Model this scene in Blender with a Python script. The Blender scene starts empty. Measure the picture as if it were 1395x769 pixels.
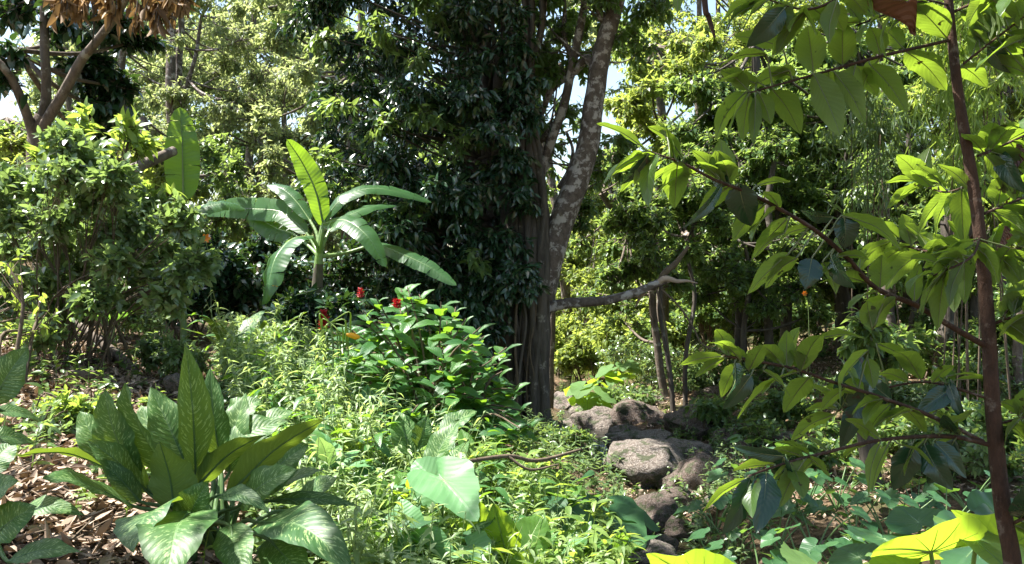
import bpy, math, random
import numpy as np
from mathutils import Vector, noise as mnoise
random.seed(7)
RNG = np.random.default_rng(11)
SC = bpy.context.scene
COL = SC.collection
PI = math.pi
EYE = 1.7
FP = 1162.5

def P(px, py, d):
    return np.array([(px-697.5)/FP*d, d, EYE-(py-384.5)/FP*d])

def nrm(v):
    v = np.asarray(v, float)
    return v/(np.linalg.norm(v, axis=-1, keepdims=True)+1e-9)

# ------------------------------------------------------------------ mesh plumbing
class MB:
    """collects geometry, builds one mesh object"""
    def __init__(s):
        s.v = []; s.fl = []; s.fs = []; s.uv = []; s.r = []; s.n = 0
    def add(s, v, loops, sizes, uv=None, rnd=None):
        v = np.asarray(v, np.float32).reshape(-1, 3)
        s.v.append(v); s.fl.append(np.asarray(loops, np.int64)+s.n); s.fs.append(np.asarray(sizes, np.int64))
        s.uv.append(np.zeros((len(v), 2), np.float32) if uv is None else np.asarray(uv, np.float32))
        if rnd is None: rnd = 0.5
        s.r.append(np.broadcast_to(np.asarray(rnd, np.float32), (len(v),)))
        s.n += len(v)
    def build(s, name, mat, parent=None, smooth=True, origin=None):
        v = np.concatenate(s.v); fl = np.concatenate(s.fl); fs = np.concatenate(s.fs)
        uv = np.concatenate(s.uv); r = np.concatenate(s.r)
        off = np.zeros(3)
        if parent is not None: off = np.array(wloc(parent))
        elif origin is not None: off = np.asarray(origin, float)
        v = v-off.astype(np.float32)
        me = bpy.data.meshes.new(name)
        me.vertices.add(len(v)); me.vertices.foreach_set('co', v.ravel())
        me.loops.add(len(fl)); me.loops.foreach_set('vertex_index', fl.astype(np.int32))
        me.polygons.add(len(fs))
        st = np.concatenate([[0], np.cumsum(fs)[:-1]]).astype(np.int32)
        me.polygons.foreach_set('loop_start', st)
        me.polygons.foreach_set('loop_total', fs.astype(np.int32))
        me.polygons.foreach_set('use_smooth', np.full(len(fs), smooth))
        ul = me.uv_layers.new(name='UVMap')
        ul.data.foreach_set('uv', uv[fl].ravel())
        at = me.attributes.new('rnd', 'FLOAT', 'POINT'); at.data.foreach_set('value', r.astype(np.float32))
        me.update(calc_edges=True)
        o = bpy.data.objects.new(name, me); COL.objects.link(o)
        me.materials.append(mat)
        if parent is not None: o.parent = parent
        elif origin is not None: o.location = off
        return o

def wloc(o):
    p = Vector(o.location)
    while o.parent: o = o.parent; p = p+Vector(o.location)
    return p

def tag(o, label, cat, group=None):
    o['label'] = label; o['category'] = cat
    if group: o['group'] = group
    return o

def thing(name, loc, label, cat, group=None):
    o = bpy.data.objects.new(name, None); COL.objects.link(o)
    o.empty_display_size = 0.1
    o.location = [float(c) for c in loc]
    return tag(o, label, cat, group)

# ------------------------------------------------------------------ curves / tubes
def spline(pts, n=6):
    pts = np.asarray(pts, float)
    if len(pts) < 3: 
        t = np.linspace(0, 1, n+1)[:, None]
        return pts[0]*(1-t)+pts[-1]*t
    Q = np.vstack([2*pts[0]-pts[1], pts, 2*pts[-1]-pts[-2]])
    out = []
    for i in range(1, len(Q)-2):
        p0, p1, p2, p3 = Q[i-1:i+3]
        for t in np.linspace(0, 1, n, endpoint=False):
            out.append(0.5*((2*p1)+(-p0+p2)*t+(2*p0-5*p1+4*p2-p3)*t*t+(-p0+3*p1-3*p2+p3)*t**3))
    out.append(Q[-2])
    return np.array(out)

def tube(mb, pts, rad, seg=10, sub=5, rough=0.0, rnd=0.5, wob=0.0, seed=0):
    """pts (k,3), rad scalar or (k,)"""
    pts = np.asarray(pts, float); k = len(pts)
    rad = np.broadcast_to(np.asarray(rad, float), (k,))
    D = spline(np.column_stack([pts, rad]), sub) if sub > 1 else np.column_stack([pts, rad])
    C = D[:, :3].copy(); R = np.maximum(D[:, 3], 1e-4)
    m = len(C)
    if wob > 0:
        for i in range(m):
            nv = mnoise.noise_vector(Vector(C[i]*1.7)+Vector((seed, 0, 3)))
            C[i] += np.array(nv)*wob*R[i]*2
    T = np.gradient(C, axis=0); T = nrm(T)
    ref = np.array([0, 0, 1.0]) if abs(T[:, 2]).mean() < 0.8 else np.array([1.0, 0, 0])
    A = nrm(np.cross(T, ref)); B = np.cross(T, A)
    th = np.linspace(0, 2*PI, seg, endpoint=False)
    L = np.concatenate([[0], np.cumsum(np.linalg.norm(np.diff(C, axis=0), axis=1))])
    rr = np.ones((m, seg))
    if rough > 0:
        g = np.random.default_rng(seed+5)
        base = 1+rough*np.sin(th*3+g.uniform(0, 6))*0.6+rough*np.sin(th*5+g.uniform(0, 6))*0.5
        rr = rr*base[None, :]*(1+rough*g.uniform(-.5, .5, (m, seg)))
    ring = C[:, None, :]+(A[:, None, :]*np.cos(th)[None, :, None]+B[:, None, :]*np.sin(th)[None, :, None])*(R[:, None]*rr)[:, :, None]
    v = ring.reshape(-1, 3)
    i = np.arange(m-1)[:, None]*seg; j = np.arange(seg)[None, :]; j2 = (j+1) % seg
    q = np.stack([i+j, i+j2, i+seg+j2, i+seg+j], -1).reshape(-1)
    uv = np.stack([np.broadcast_to(th/(2*PI), (m, seg)), np.broadcast_to(L[:, None], (m, seg))], -1).reshape(-1, 2)
    mb.add(v, q, np.full((m-1)*seg, 4), uv, rnd)
    # caps
    mb.add(np.vstack([v[:seg]]), np.arange(seg)[::-1], [seg], None, rnd)
    mb.add(np.vstack([v[-seg:]]), np.arange(seg), [seg], None, rnd)

# ------------------------------------------------------------------ small leaves, vectorised
def leaf_template(ys, ws):
    """ribbon: stations ys with half widths ws, 3 verts each (tips single)"""
    v = []; idx = []
    for y, w in zip(ys, ws):
        if w <= 0: idx.append([len(v)]); v.append((0, y))
        else:
            b = len(v); idx.append([b, b+1, b+2]); v += [(-w, y), (0, y), (w, y)]
    loops = []; sizes = []
    for a, b in zip(idx[:-1], idx[1:]):
        if len(a) == 1 and len(b) == 3:
            loops += [a[0], b[1], b[0], a[0], b[2], b[1]]; sizes += [3, 3]
        elif len(a) == 3 and len(b) == 3:
            loops += [a[0], a[1], b[1], b[0], a[1], a[2], b[2], b[1]]; sizes += [4, 4]
        elif len(a) == 3 and len(b) == 1:
            loops += [a[0], a[1], b[0], a[1], a[2], b[0]]; sizes += [3, 3]
    return np.array(v, float), np.array(loops), np.array(sizes)
TPL = {
 'far':   leaf_template([0, .45, 1], [0, 1, 0]),
 'ovate': leaf_template([0, .18, .42, .72, 1], [0, .72, 1, .68, 0]),
 'lance': leaf_template([0, .15, .4, .75, 1], [0, .7, 1, .5, 0]),
 'round': leaf_template([0, .12, .4, .8, 1], [0, .8, 1, .8, 0]),
 'blade': leaf_template([0, .2, .5, .8, 1], [0, 1, .9, .5, 0]),
}
def put_leaves(mb, tpl, pos, dirs, nor, L, W, droop=.2, fold=.3, rnd=None):
    tv, tl, ts = TPL[tpl]
    n = len(pos)
    if n == 0: return
    dirs = nrm(dirs); side = nrm(np.cross(dirs, nor)); nn = np.cross(side, dirs)
    L = np.broadcast_to(L, (n,)); W = np.broadcast_to(W, (n,))
    droop = np.broadcast_to(droop, (n,)); fold = np.broadcast_to(fold, (n,))
    x = tv[:, 0]; y = tv[:, 1]
    v = (pos[:, None, :]+dirs[:, None, :]*(L[:, None]*y)[:, :, None]
         + side[:, None, :]*(W[:, None]*.5*x)[:, :, None]
         + nn[:, None, :]*(W[:, None]*.5*fold[:, None]*np.abs(x)-L[:, None]*droop[:, None]*y*y)[:, :, None])
    k = len(tv)
    loops = (np.arange(n)[:, None]*k+tl[None, :]).ravel()
    sizes = np.tile(ts, n)
    uv = np.tile(np.column_stack([x*.5+.5, y]), (n, 1))
    if rnd is None: rnd = RNG.uniform(0, 1, n)
    mb.add(v.reshape(-1, 3), loops, sizes, uv, np.repeat(rnd, k))

def rand_dirs(n, g=RNG):
    return nrm(g.normal(size=(n, 3)))

def spray(mb, centers, radius, nleaf, L, Wr, tpl, droop=.25, fold=.35, outc=None, down=.35, up=.75, lj=.3, tw=None, twr=.004, g=RNG, flat=.8):
    """each centre is a twig: nleaf leaves alternate along it, faces mostly up"""
    m = len(centers)
    radius = np.broadcast_to(radius, (m,))
    d = rand_dirs(m, g)
    if outc is not None: d = nrm(d*.8+nrm(centers-outc)*.9)
    d[:, 2] -= down*.6; d = nrm(d)
    t = g.uniform(0, 1, (m, nleaf))
    pos = centers[:, None, :]+d[:, None, :]*(t-.5)[:, :, None]*radius[:, None, None]*2
    pos = pos.reshape(-1, 3)
    dd = np.repeat(d, nleaf, axis=0)
    r = rand_dirs(m*nleaf, g)
    ld = nrm(dd*.6+r*.9+np.array([0, 0, -down]))
    nn = nrm(rand_dirs(m*nleaf, g)*(1-up)*1.4+np.array([0, 0, flat]))
    Ls = L*(1+g.uniform(-lj, lj, m*nleaf))
    rn = np.clip(np.repeat(g.uniform(0, 1, m), nleaf)*.55+g.uniform(0, 1, m*nleaf)*.45, 0, 1)
    put_leaves(mb, tpl, pos, ld, nn, Ls, Ls*Wr, droop, fold*g.uniform(.3, 1.3, m*nleaf), rn)
    if tw is not None:
        a = centers-d*radius[:, None]*1.1; b = centers+d*radius[:, None]*.9
        thin(tw, a, b, twr)

def thin(mb, a, b, r, r2=None):
    """many straight three sided twigs"""
    n = len(a)
    if n == 0: return
    r = np.broadcast_to(r, (n,)); r2 = r*.5 if r2 is None else np.broadcast_to(r2, (n,))
    t = nrm(b-a); ref = np.where(np.abs(t[:, 2:3]) > .8, np.array([[1., 0, 0]]), np.array([[0, 0, 1.]]))
    A = nrm(np.cross(t, ref)); B = np.cross(t, A)
    v = []
    for c, rr in ((a, r), (b, r2)):
        for k in range(3):
            th = k*2*PI/3
            v.append(c+(A*math.cos(th)+B*math.sin(th))*rr[:, None])
    v = np.stack(v, 1).reshape(-1, 3)
    q = np.array([0, 1, 4, 3, 1, 2, 5, 4, 2, 0, 3, 5])
    mb.add(v, (np.arange(n)[:, None]*6+q[None]).ravel(), np.full(n*3, 4))

# ------------------------------------------------------------------ big leaves
PROF = {
 'ellip':  lambda t: np.sin(PI*np.clip(t, 0, 1)**.9)**.75,
 'ovate':  lambda t: (np.sin(PI*t**.72)**.85),
 'obov':   lambda t: (np.sin(PI*t**1.15)**.8),
 'lance':  lambda t: (np.sin(PI*t**.8)**1.1),
 'banana': lambda t: np.sin(PI*np.clip(t,0,1)**.82)**.5,
}
def big_leaf(mb, pts, width, normal, prof='ovate', n=14, m=4, fold=.25, wave=.02, wf=3, rib=0, rnd=.5, seed=0, twist=0., splits=0, nibble=0):
    """pts = base, (mid,) tip ; width in metres"""
    g = np.random.default_rng(seed+17)
    C = spline(pts, max(2, n//(len(pts)-1)))
    k = len(C)
    t = np.linspace(0, 1, k)
    T = nrm(np.gradient(C, axis=0))
    S = nrm(np.cross(T, np.asarray(normal, float)))
    Nn = np.cross(S, T)
    if twist:
        a = twist*t[:, None]; S, Nn = S*np.cos(a)+Nn*np.sin(a), Nn*np.cos(a)-S*np.sin(a)
    w = PROF[prof](t)*width*.5; w[0] = max(w[0], width*.012); w[-1] = width*.006
    u = np.linspace(-1, 1, 2*m+1)
    ph = g.uniform(0, 6.28, 4)
    au = np.abs(u)
    wob = wave*width*(np.sin(t[:, None]*wf*6.28+ph[0]+np.where(u > 0, 1.7, 0)[None])*au[None]**1.5+.5*np.sin(t[:, None]*wf*2.3*6.28+ph[1])*au[None]**2)
    # gentle curl of the blade edge down, keel in the middle
    lift = w[:, None]*fold*(au[None]-.45*au[None]**2.2)*1.2
    edge = 1+.03*np.sin(t*23+ph[2])+.02*np.sin(t*41+ph[3])
    V = C[:, None]+S[:, None]*(w[:, None]*edge[:, None]*u[None]*(1-.1*fold*au[None]))[..., None]+Nn[:, None]*(lift+wob)[..., None]
    nu = len(u)
    i = np.arange(k-1)[:, None]*nu; j = np.arange(nu-1)[None]
    q = np.stack([i+j, i+j+1, i+nu+j+1, i+nu+j], -1).reshape(-1, 4)
    keep = np.ones(len(q), bool)
    uv = np.stack([np.broadcast_to(u*.5+.5, (k, nu)), np.broadcast_to(t[:, None], (k, nu))], -1).reshape(-1, 2)
    mb.add(V.reshape(-1, 3), q[keep].ravel(), np.full(keep.sum(), 4), uv, rnd)
    if rib:
        rw = np.linspace(rib, rib*.25, k)
        off = -Nn*rib*.35
        tube(mb, (C+off)[::2], rw[::2], seg=5, sub=1, rnd=2.0)

def split_banana(mb, pts, width, normal, seed=0, rnd=.5, droop=.3, n=30, fold=.3, tears=.25):
    """banana blade: lamina of lateral strips, some torn apart, hanging off a midrib"""
    g = np.random.default_rng(seed)
    C = spline(pts, max(2, n//(len(pts)-1))); k = len(C); t = np.linspace(0, 1, k)
    T = nrm(np.gradient(C, axis=0)); S = nrm(np.cross(T, np.asarray(normal, float))); Nn = np.cross(S, T)
    w = PROF['banana'](t)*width*.5; w[-1] = width*.03; w[0] = width*.04
    m = 5
    for sd in (-1, 1):
        cuts = sorted(g.choice(np.arange(3, k-3), int(tears*k), replace=False)) if tears > 0 else []
        segs = np.split(np.arange(k), cuts)
        for si, s in enumerate(segs):
            s = list(s)
            if s[-1] != k-1: s = s+[s[-1]+1]
            if len(s) < 2: continue
            s = np.array(s)
            dz = g.uniform(-.12, .12) if len(cuts) else 0
            u = np.linspace(0, 1, m)
            ang = (fold+dz)-droop*u[None]*1.6+.05*np.sin(t[s]*31)[:, None]
            ww = w[s].copy()
            # strip ends pull in slightly so tears show as thin notches
            shrink = np.ones(len(s)); 
            if len(cuts) and len(s) > 2: shrink[-1] = .93; shrink[0] = .97
            x = (ww*shrink)[:, None]*u[None]
            along = np.zeros((len(s), m))
            if len(cuts):
                along[-1] -= .012*u*width*2; 
            V = C[s][:, None]+S[s][:, None]*(sd*x*np.cos(ang))[..., None]+Nn[s][:, None]*(x*np.sin(ang))[..., None]+T[s][:, None]*along[..., None]
            i = np.arange(len(s)-1)[:, None]*m; j = np.arange(m-1)[None]
            q = np.stack([i+j, i+j+1, i+m+j+1, i+m+j], -1).reshape(-1, 4)
            if sd < 0: q = q[:, ::-1]
            uv = np.stack([np.broadcast_to(.5+sd*u*.5, (len(s), m)), np.broadcast_to(t[s][:, None], (len(s), m))], -1).reshape(-1, 2)
            mb.add(V.reshape(-1, 3), q.ravel(), np.full(len(q), 4), uv, rnd)
    tube(mb, (C-Nn*width*.02)[::3], np.linspace(width*.045, width*.012, k)[::3], seg=6, sub=2, rnd=2.0)

def heart_leaf(mb, base, tip, width, normal, cup=.12, wave=.03, seed=0, rnd=.5, fold=.0, droop=.15, torn=.004, ribs=.0):
    """arum / taro blade: polar grid round the petiole joint; base = joint, tip = point of the leaf"""
    g = np.random.default_rng(seed+3)
    base = np.asarray(base, float); tip = np.asarray(tip, float)
    L = np.linalg.norm(tip-base); T = nrm(tip-base); S = nrm(np.cross(T, np.asarray(normal, float))); Nn = np.cross(S, T)
    ns, nr = 72, 7
    th = np.linspace(-PI, PI, ns+1)       # 0 = tip direction
    a = np.abs(th)
    # half outline of an arrow/heart leaf in polar form
    ks = np.array([0, .13, .32, .6, 1.0, 1.5, 2.0, 2.4, 2.7, 2.95, PI]); kr = np.array([1.0, .89, .77, .68, .65, .66, .69, .66, .54, .26, .05])
    r = np.interp(a, ks, kr)
    r = np.convolve(np.concatenate([r[-3:-1], r, r[1:3]]), [.1, .2, .4, .2, .1], 'valid')
    ph = g.uniform(0, 6, 3)
    r = r*(1+.018*np.sin(7*th+ph[0])+.010*np.sin(19*th+ph[1])+g.normal(size=len(th))*torn)
    wf = width*.5/.68/L
    rr = np.linspace(0, 1, nr)
    X = (r*np.sin(th))[None]*rr[:, None]*L*wf; Y = (r*np.cos(th))[None]*rr[:, None]*L
    vein = .004*L*np.cos(th*9)[None]*rr[:, None]**1.2
    Z = .012*L*np.sin(9*th+ph[2])[None]*rr[:, None]**4 + cup*L*(rr[:, None]**1.6)*np.abs(np.sin(th))[None]**1.2*(1+fold)-droop*np.where(Y > 0, (Y/L)**2, .4*(Y/L)**2)*L + wave*L*rr[:, None]**2*np.sin(5*th+ph[1])[None] + vein
    V = base+S*X[..., None]+T*Y[..., None]+Nn*Z[..., None]
    nu = ns+1
    i = np.arange(nr-1)[:, None]*nu; j = np.arange(ns)[None]
    q = np.stack([i+j, i+nu+j, i+nu+j+1, i+j+1], -1).reshape(-1, 4)
    uv = np.stack([X/(width*1.0)+.5, Y/L*.9], -1).reshape(-1, 2)
    mb.add(V.reshape(-1, 3), q.ravel(), np.full(len(q), 4), uv, rnd)
    if ribs:
        for a0, k in ((0, 1.0), (.42, .5), (-.42, .5), (.9, .55), (-.9, .55), (1.45, .55), (-1.45, .55), (2.05, .5), (-2.05, .5), (2.55, .45), (-2.55, .45)):
            c = int(round((a0+PI)/(2*PI)*ns)); col = V[:6, c]-Nn*ribs*k*.5
            tube(mb, col, np.linspace(ribs*k, ribs*k*.3, len(col)), seg=5, sub=1, rnd=2.0)
# ------------------------------------------------------------------ materials
class NT:
    def __init__(s, name):
        s.m = bpy.data.materials.new(name); s.m.use_nodes = True
        s.t = s.m.node_tree; s.t.nodes.clear()
        s.out = s.t.nodes.new('ShaderNodeOutputMaterial')
    def n(s, typ, **kw):
        x = s.t.nodes.new('ShaderNode'+typ)
        for k, v in kw.items():
            setattr(x, k, v)
        return x
    def l(s, a, b): s.t.links.new(a, b)
    def setin(s, sock, v):
        if v is None: return
        if isinstance(v, bpy.types.NodeSocket): s.l(v, sock)
        elif isinstance(v, (tuple, list)) and len(v) == 3 and sock.type == 'RGBA': sock.default_value = (*v, 1)
        else: sock.default_value = v
    def math(s, op, a, b=None, c=None):
        x = s.n('Math', operation=op)
        s.setin(x.inputs[0], a); s.setin(x.inputs[1], b)
        if c is not None: s.setin(x.inputs[2], c)
        return x.outputs[0]
    def mix(s, f, a, b, mode='MIX'):
        x = s.n('Mix', data_type='RGBA', blend_type=mode)
        s.setin(x.inputs[0], f); s.setin(x.inputs[6], a); s.setin(x.inputs[7], b)
        return x.outputs[2]
    def noise(s, scale, detail=3, rough=.55, vec=None, out=0, dist=0):
        x = s.n('TexNoise'); x.inputs['Scale'].default_value = scale; x.inputs['Detail'].default_value = detail
        x.inputs['Roughness'].default_value = rough; x.inputs['Distortion'].default_value = dist
        if vec is not None: s.l(vec, x.inputs['Vector'])
        return x.outputs[out]
    def ramp(s, f, stops):
        x = s.n('ValToRGB'); e = x.color_ramp.elements
        while len(e) < len(stops): e.new(.5)
        for i, (p, c) in enumerate(stops):
            e[i].position = p; e[i].color = (*c, 1) if isinstance(c, tuple) else (c, c, c, 1)
        s.l(f, x.inputs[0]); return x.outputs[0]
    def sstep(s, f, a, b):
        x = s.n('MapRange', interpolation_type='SMOOTHSTEP'); s.setin(x.inputs[0], f)
        x.inputs[1].default_value = a; x.inputs[2].default_value = b
        return x.outputs[0]
    def obj(s):
        return s.n('TexCoord').outputs['Object']
    def uv(s):
        x = s.n('SeparateXYZ'); s.l(s.n('UVMap', uv_map='UVMap').outputs[0], x.inputs[0]); return x.outputs[0], x.outputs[1]
    def attr(s, nm='rnd'):
        return s.n('Attribute', attribute_name=nm).outputs['Fac']
    def bump(s, h, strength=.3, dist=.01):
        x = s.n('Bump'); x.inputs['Strength'].default_value = strength; x.inputs['Distance'].default_value = dist
        s.l(h, x.inputs['Height']); return x.outputs[0]
    def pbr(s, col, rough=.5, spec=.5, normal=None, **kw):
        x = s.n('BsdfPrincipled'); s.setin(x.inputs['Base Color'], col); s.setin(x.inputs['Roughness'], rough)
        s.setin(x.inputs['Specular IOR Level'], spec)
        if normal is not None: s.l(normal, x.inputs['Normal'])
        for k, v in kw.items(): s.setin(x.inputs[k.replace('_', ' ')], v)
        return x.outputs[0]

def leaf_mat(name, dark, light, trans, tf=.35, rough=.4, spec=.5, veins=None, vein_col=None, under=None, nlat=12, kslope=2.2, spots=None, bumpy=.3, stem=None, patch=None, veinf=.45):
    s = NT(name); rnd = s.attr()
    rn = s.math('MINIMUM', rnd, 1.0)
    col = s.mix(rn, dark, light)
    nz = s.noise(3.0, 3, .6, s.obj())
    nn = s.math('MULTIPLY_ADD', nz, .7, .65)
    cc = s.n('CombineColor'); 
    for i in range(3): s.l(nn, cc.inputs[i])
    col = s.mix(1.0, col, cc.outputs[0], 'MULTIPLY')
    normal = None
    if patch is not None:
        pn = s.sstep(s.noise(1.3, 2, .5, s.obj()), .52, .6)
        col = s.mix(s.math('MULTIPLY', pn, .8), col, patch)
    if veins:
        u, v = s.uv()
        a = s.math('MULTIPLY', s.math('ABSOLUTE', s.math('SUBTRACT', u, .5)), 2.0)
        if veins == 'none':
            # u = angle, v = radius
            an = s.math('FRACT', s.math('MULTIPLY', u, 14.0))
            d = s.math('ABSOLUTE', s.math('SUBTRACT', an, .5))
            vein = s.math('SUBTRACT', 1.0, s.sstep(s.math('MULTIPLY', d, v), .012, .045))
            h = vein
            mid = vein
        else:
            ph = s.math('FRACT', s.math('SUBTRACT', s.math('MULTIPLY', v, float(nlat)), s.math('MULTIPLY', a, kslope)))
            d = s.math('ABSOLUTE', s.math('SUBTRACT', ph, .5))
            lat = s.math('SUBTRACT', 1.0, s.sstep(d, .0, .14))
            mid = s.math('SUBTRACT', 1.0, s.sstep(a, .015, .06))
            vein = s.math('MAXIMUM', s.math('MULTIPLY', lat, .35), mid)
            h = s.math('SUBTRACT', d, s.math('MULTIPLY', mid, .5))
        vc = vein_col or tuple(min(1, c*1.8+.02) for c in light)
        if veins == 'fleck':
            cx = s.n('CombineXYZ')
            ph2 = s.math('SUBTRACT', s.math('MULTIPLY', v, float(nlat)), s.math('MULTIPLY', a, kslope))
            s.l(s.math('MULTIPLY', ph2, 3.3), cx.inputs[0]); s.l(s.math('MULTIPLY', a, 3.4), cx.inputs[1]); s.l(s.math('MULTIPLY', rnd, 37.0), cx.inputs[2])
            fn = s.noise(1.0, 3, .6, cx.outputs[0])
            fl = s.sstep(fn, .56, .595)
            edge = s.math('SUBTRACT', 1.0, s.sstep(a, .72, .92))
            fl = s.math('MULTIPLY', fl, s.math('MULTIPLY', edge, .8))
            col = s.mix(fl, col, (.26, .36, .14))
            col = s.mix(s.math('MULTIPLY', mid, .5), col, vc)
        else:
            col = s.mix(s.math('MULTIPLY', vein, veinf), col, vc)
        normal = s.bump(h, bumpy, .004)
    if stem is not None:
        col = s.mix(s.math('GREATER_THAN', rnd, 1.5), col, stem)
    tcol = trans
    if veins: tcol = s.mix(s.math('MULTIPLY', vein, .75), trans, tuple(c*.45 for c in trans))
    if spots is not None:   # small brown blemishes
        sp = s.sstep(s.noise(30.0, 3, .6, s.obj()), .66, .70)
        col = s.mix(sp, col, spots)
        tcol = s.mix(sp, tcol, tuple(c*.3 for c in spots))
    if under is not None:
        geo = s.n('NewGeometry')
        col = s.mix(s.math('MULTIPLY', geo.outputs['Backfacing'], .85), col, under)
        rough = s.math('MULTIPLY_ADD', geo.outputs['Backfacing'], .3, rough)
    b = s.pbr(col, rough, spec, normal)
    t = s.n('BsdfTranslucent'); s.setin(t.inputs[0], tcol)
    if normal is not None: s.l(normal, t.inputs['Normal'])
    mx = s.n('MixShader')
    if stem is not None:
        s.l(s.math('MULTIPLY', s.math('LESS_THAN', rnd, 1.5), tf), mx.inputs[0])
    else: mx.inputs[0].default_value = tf
    s.l(b, mx.inputs[1]); s.l(t.outputs[0], mx.inputs[2])
    s.l(mx.outputs[0], s.out.inputs[0])
    return s.m

def bark_mat(name, c1, c2, lichen=None, lf=(.55, .62), scale=6.0, stretch=.25, bump=.6, moss=None):
    s = NT(name)
    mp = s.n('Mapping'); s.l(s.obj(), mp.inputs[0]); mp.inputs['Scale'].default_value = (1, 1, stretch)
    n1 = s.noise(scale*3, 6, .7, mp.outputs[0]); n2 = s.noise(scale*.6, 3, .6, s.obj())
    col = s.ramp(n1, [(.3, c1), (.7, c2)])
    if lichen is not None:
        n3 = s.noise(scale*1.4, 5, .65, s.obj())
        col = s.mix(s.math('MULTIPLY', s.sstep(n3, *lf), .9), col, lichen)
    if moss is not None:
        col = s.mix(s.math('MULTIPLY', s.sstep(n2, .5, .62), .8), col, moss)
    h = s.math('ADD', n1, s.math('MULTIPLY', n2, .6))
    s.l(s.pbr(col, .88, .25, s.bump(h, bump, .02)), s.out.inputs[0])
    return s.m

def rock_mat(name, c1, c2, pale):
    s = NT(name)
    n1 = s.noise(5, 8, .68, s.obj()); n2 = s.noise(22, 5, .7, s.obj()); n3 = s.noise(2.2, 4, .6, s.obj())
    col = s.ramp(n1, [(.32, c1), (.62, c2)])
    col = s.mix(s.math('MULTIPLY', s.sstep(n2, .48, .56), .7), col, pale)
    col = s.mix(s.math('MULTIPLY', s.sstep(n3, .52, .60), .8), col, (.045, .062, .022))
    h = s.math('ADD', n1, s.math('MULTIPLY', n2, .35))
    s.l(s.pbr(col, .8, .3, s.bump(h, 1.0, .06)), s.out.inputs[0]); return s.m

def simple(name, col, rough=.7, spec=.3, var=.5, sc=8):
    s = NT(name); n = s.noise(sc, 4, .6, s.obj())
    c = s.mix(n, tuple(x*(1-var) for x in col), tuple(min(1, x*(1+var)) for x in col))
    s.l(s.pbr(c, rough, spec, s.bump(n, .4, .01)), s.out.inputs[0]); return s.m

def ground_mat():
    s = NT('soil_and_litter')
    n1 = s.noise(.8, 6, .65, s.obj()); n2 = s.noise(9, 8, .7, s.obj()); n3 = s.noise(40, 4, .7, s.obj())
    col = s.ramp(n2, [(.3, (.045, .03, .018)), (.5, (.11, .075, .045)), (.72, (.24, .165, .10))])
    col = s.mix(s.math('MULTIPLY', s.sstep(n3, .56, .66), .6), col, (.32, .23, .15))
    col = s.mix(s.math('MULTIPLY', s.sstep(n1, .5, .62), .6), col, (.05, .075, .02))
    sx = s.n('SeparateXYZ'); s.l(s.obj(), sx.inputs[0])
    col = s.mix(s.sstep(s.math('ADD', sx.outputs[1], s.math('MULTIPLY', n1, 8.0)), 20.0, 26.0), col, s.ramp(n3, [(.3, (.02, .04, .012)), (.7, (.08, .12, .03))]))
    h = s.math('ADD', s.math('MULTIPLY', n2, 1.0), s.math('MULTIPLY', n3, .5))
    s.l(s.pbr(col, .95, .15, s.bump(h, .9, .06)), s.out.inputs[0]); return s.m

def water_mat():
    s = NT('stream_water')
    n = s.noise(9, 3, .6, s.obj()); 
    s.l(s.pbr((.03, .028, .015), .06, .6, s.bump(n, .25, .03), IOR=1.33), s.out.inputs[0]); return s.m

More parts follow.
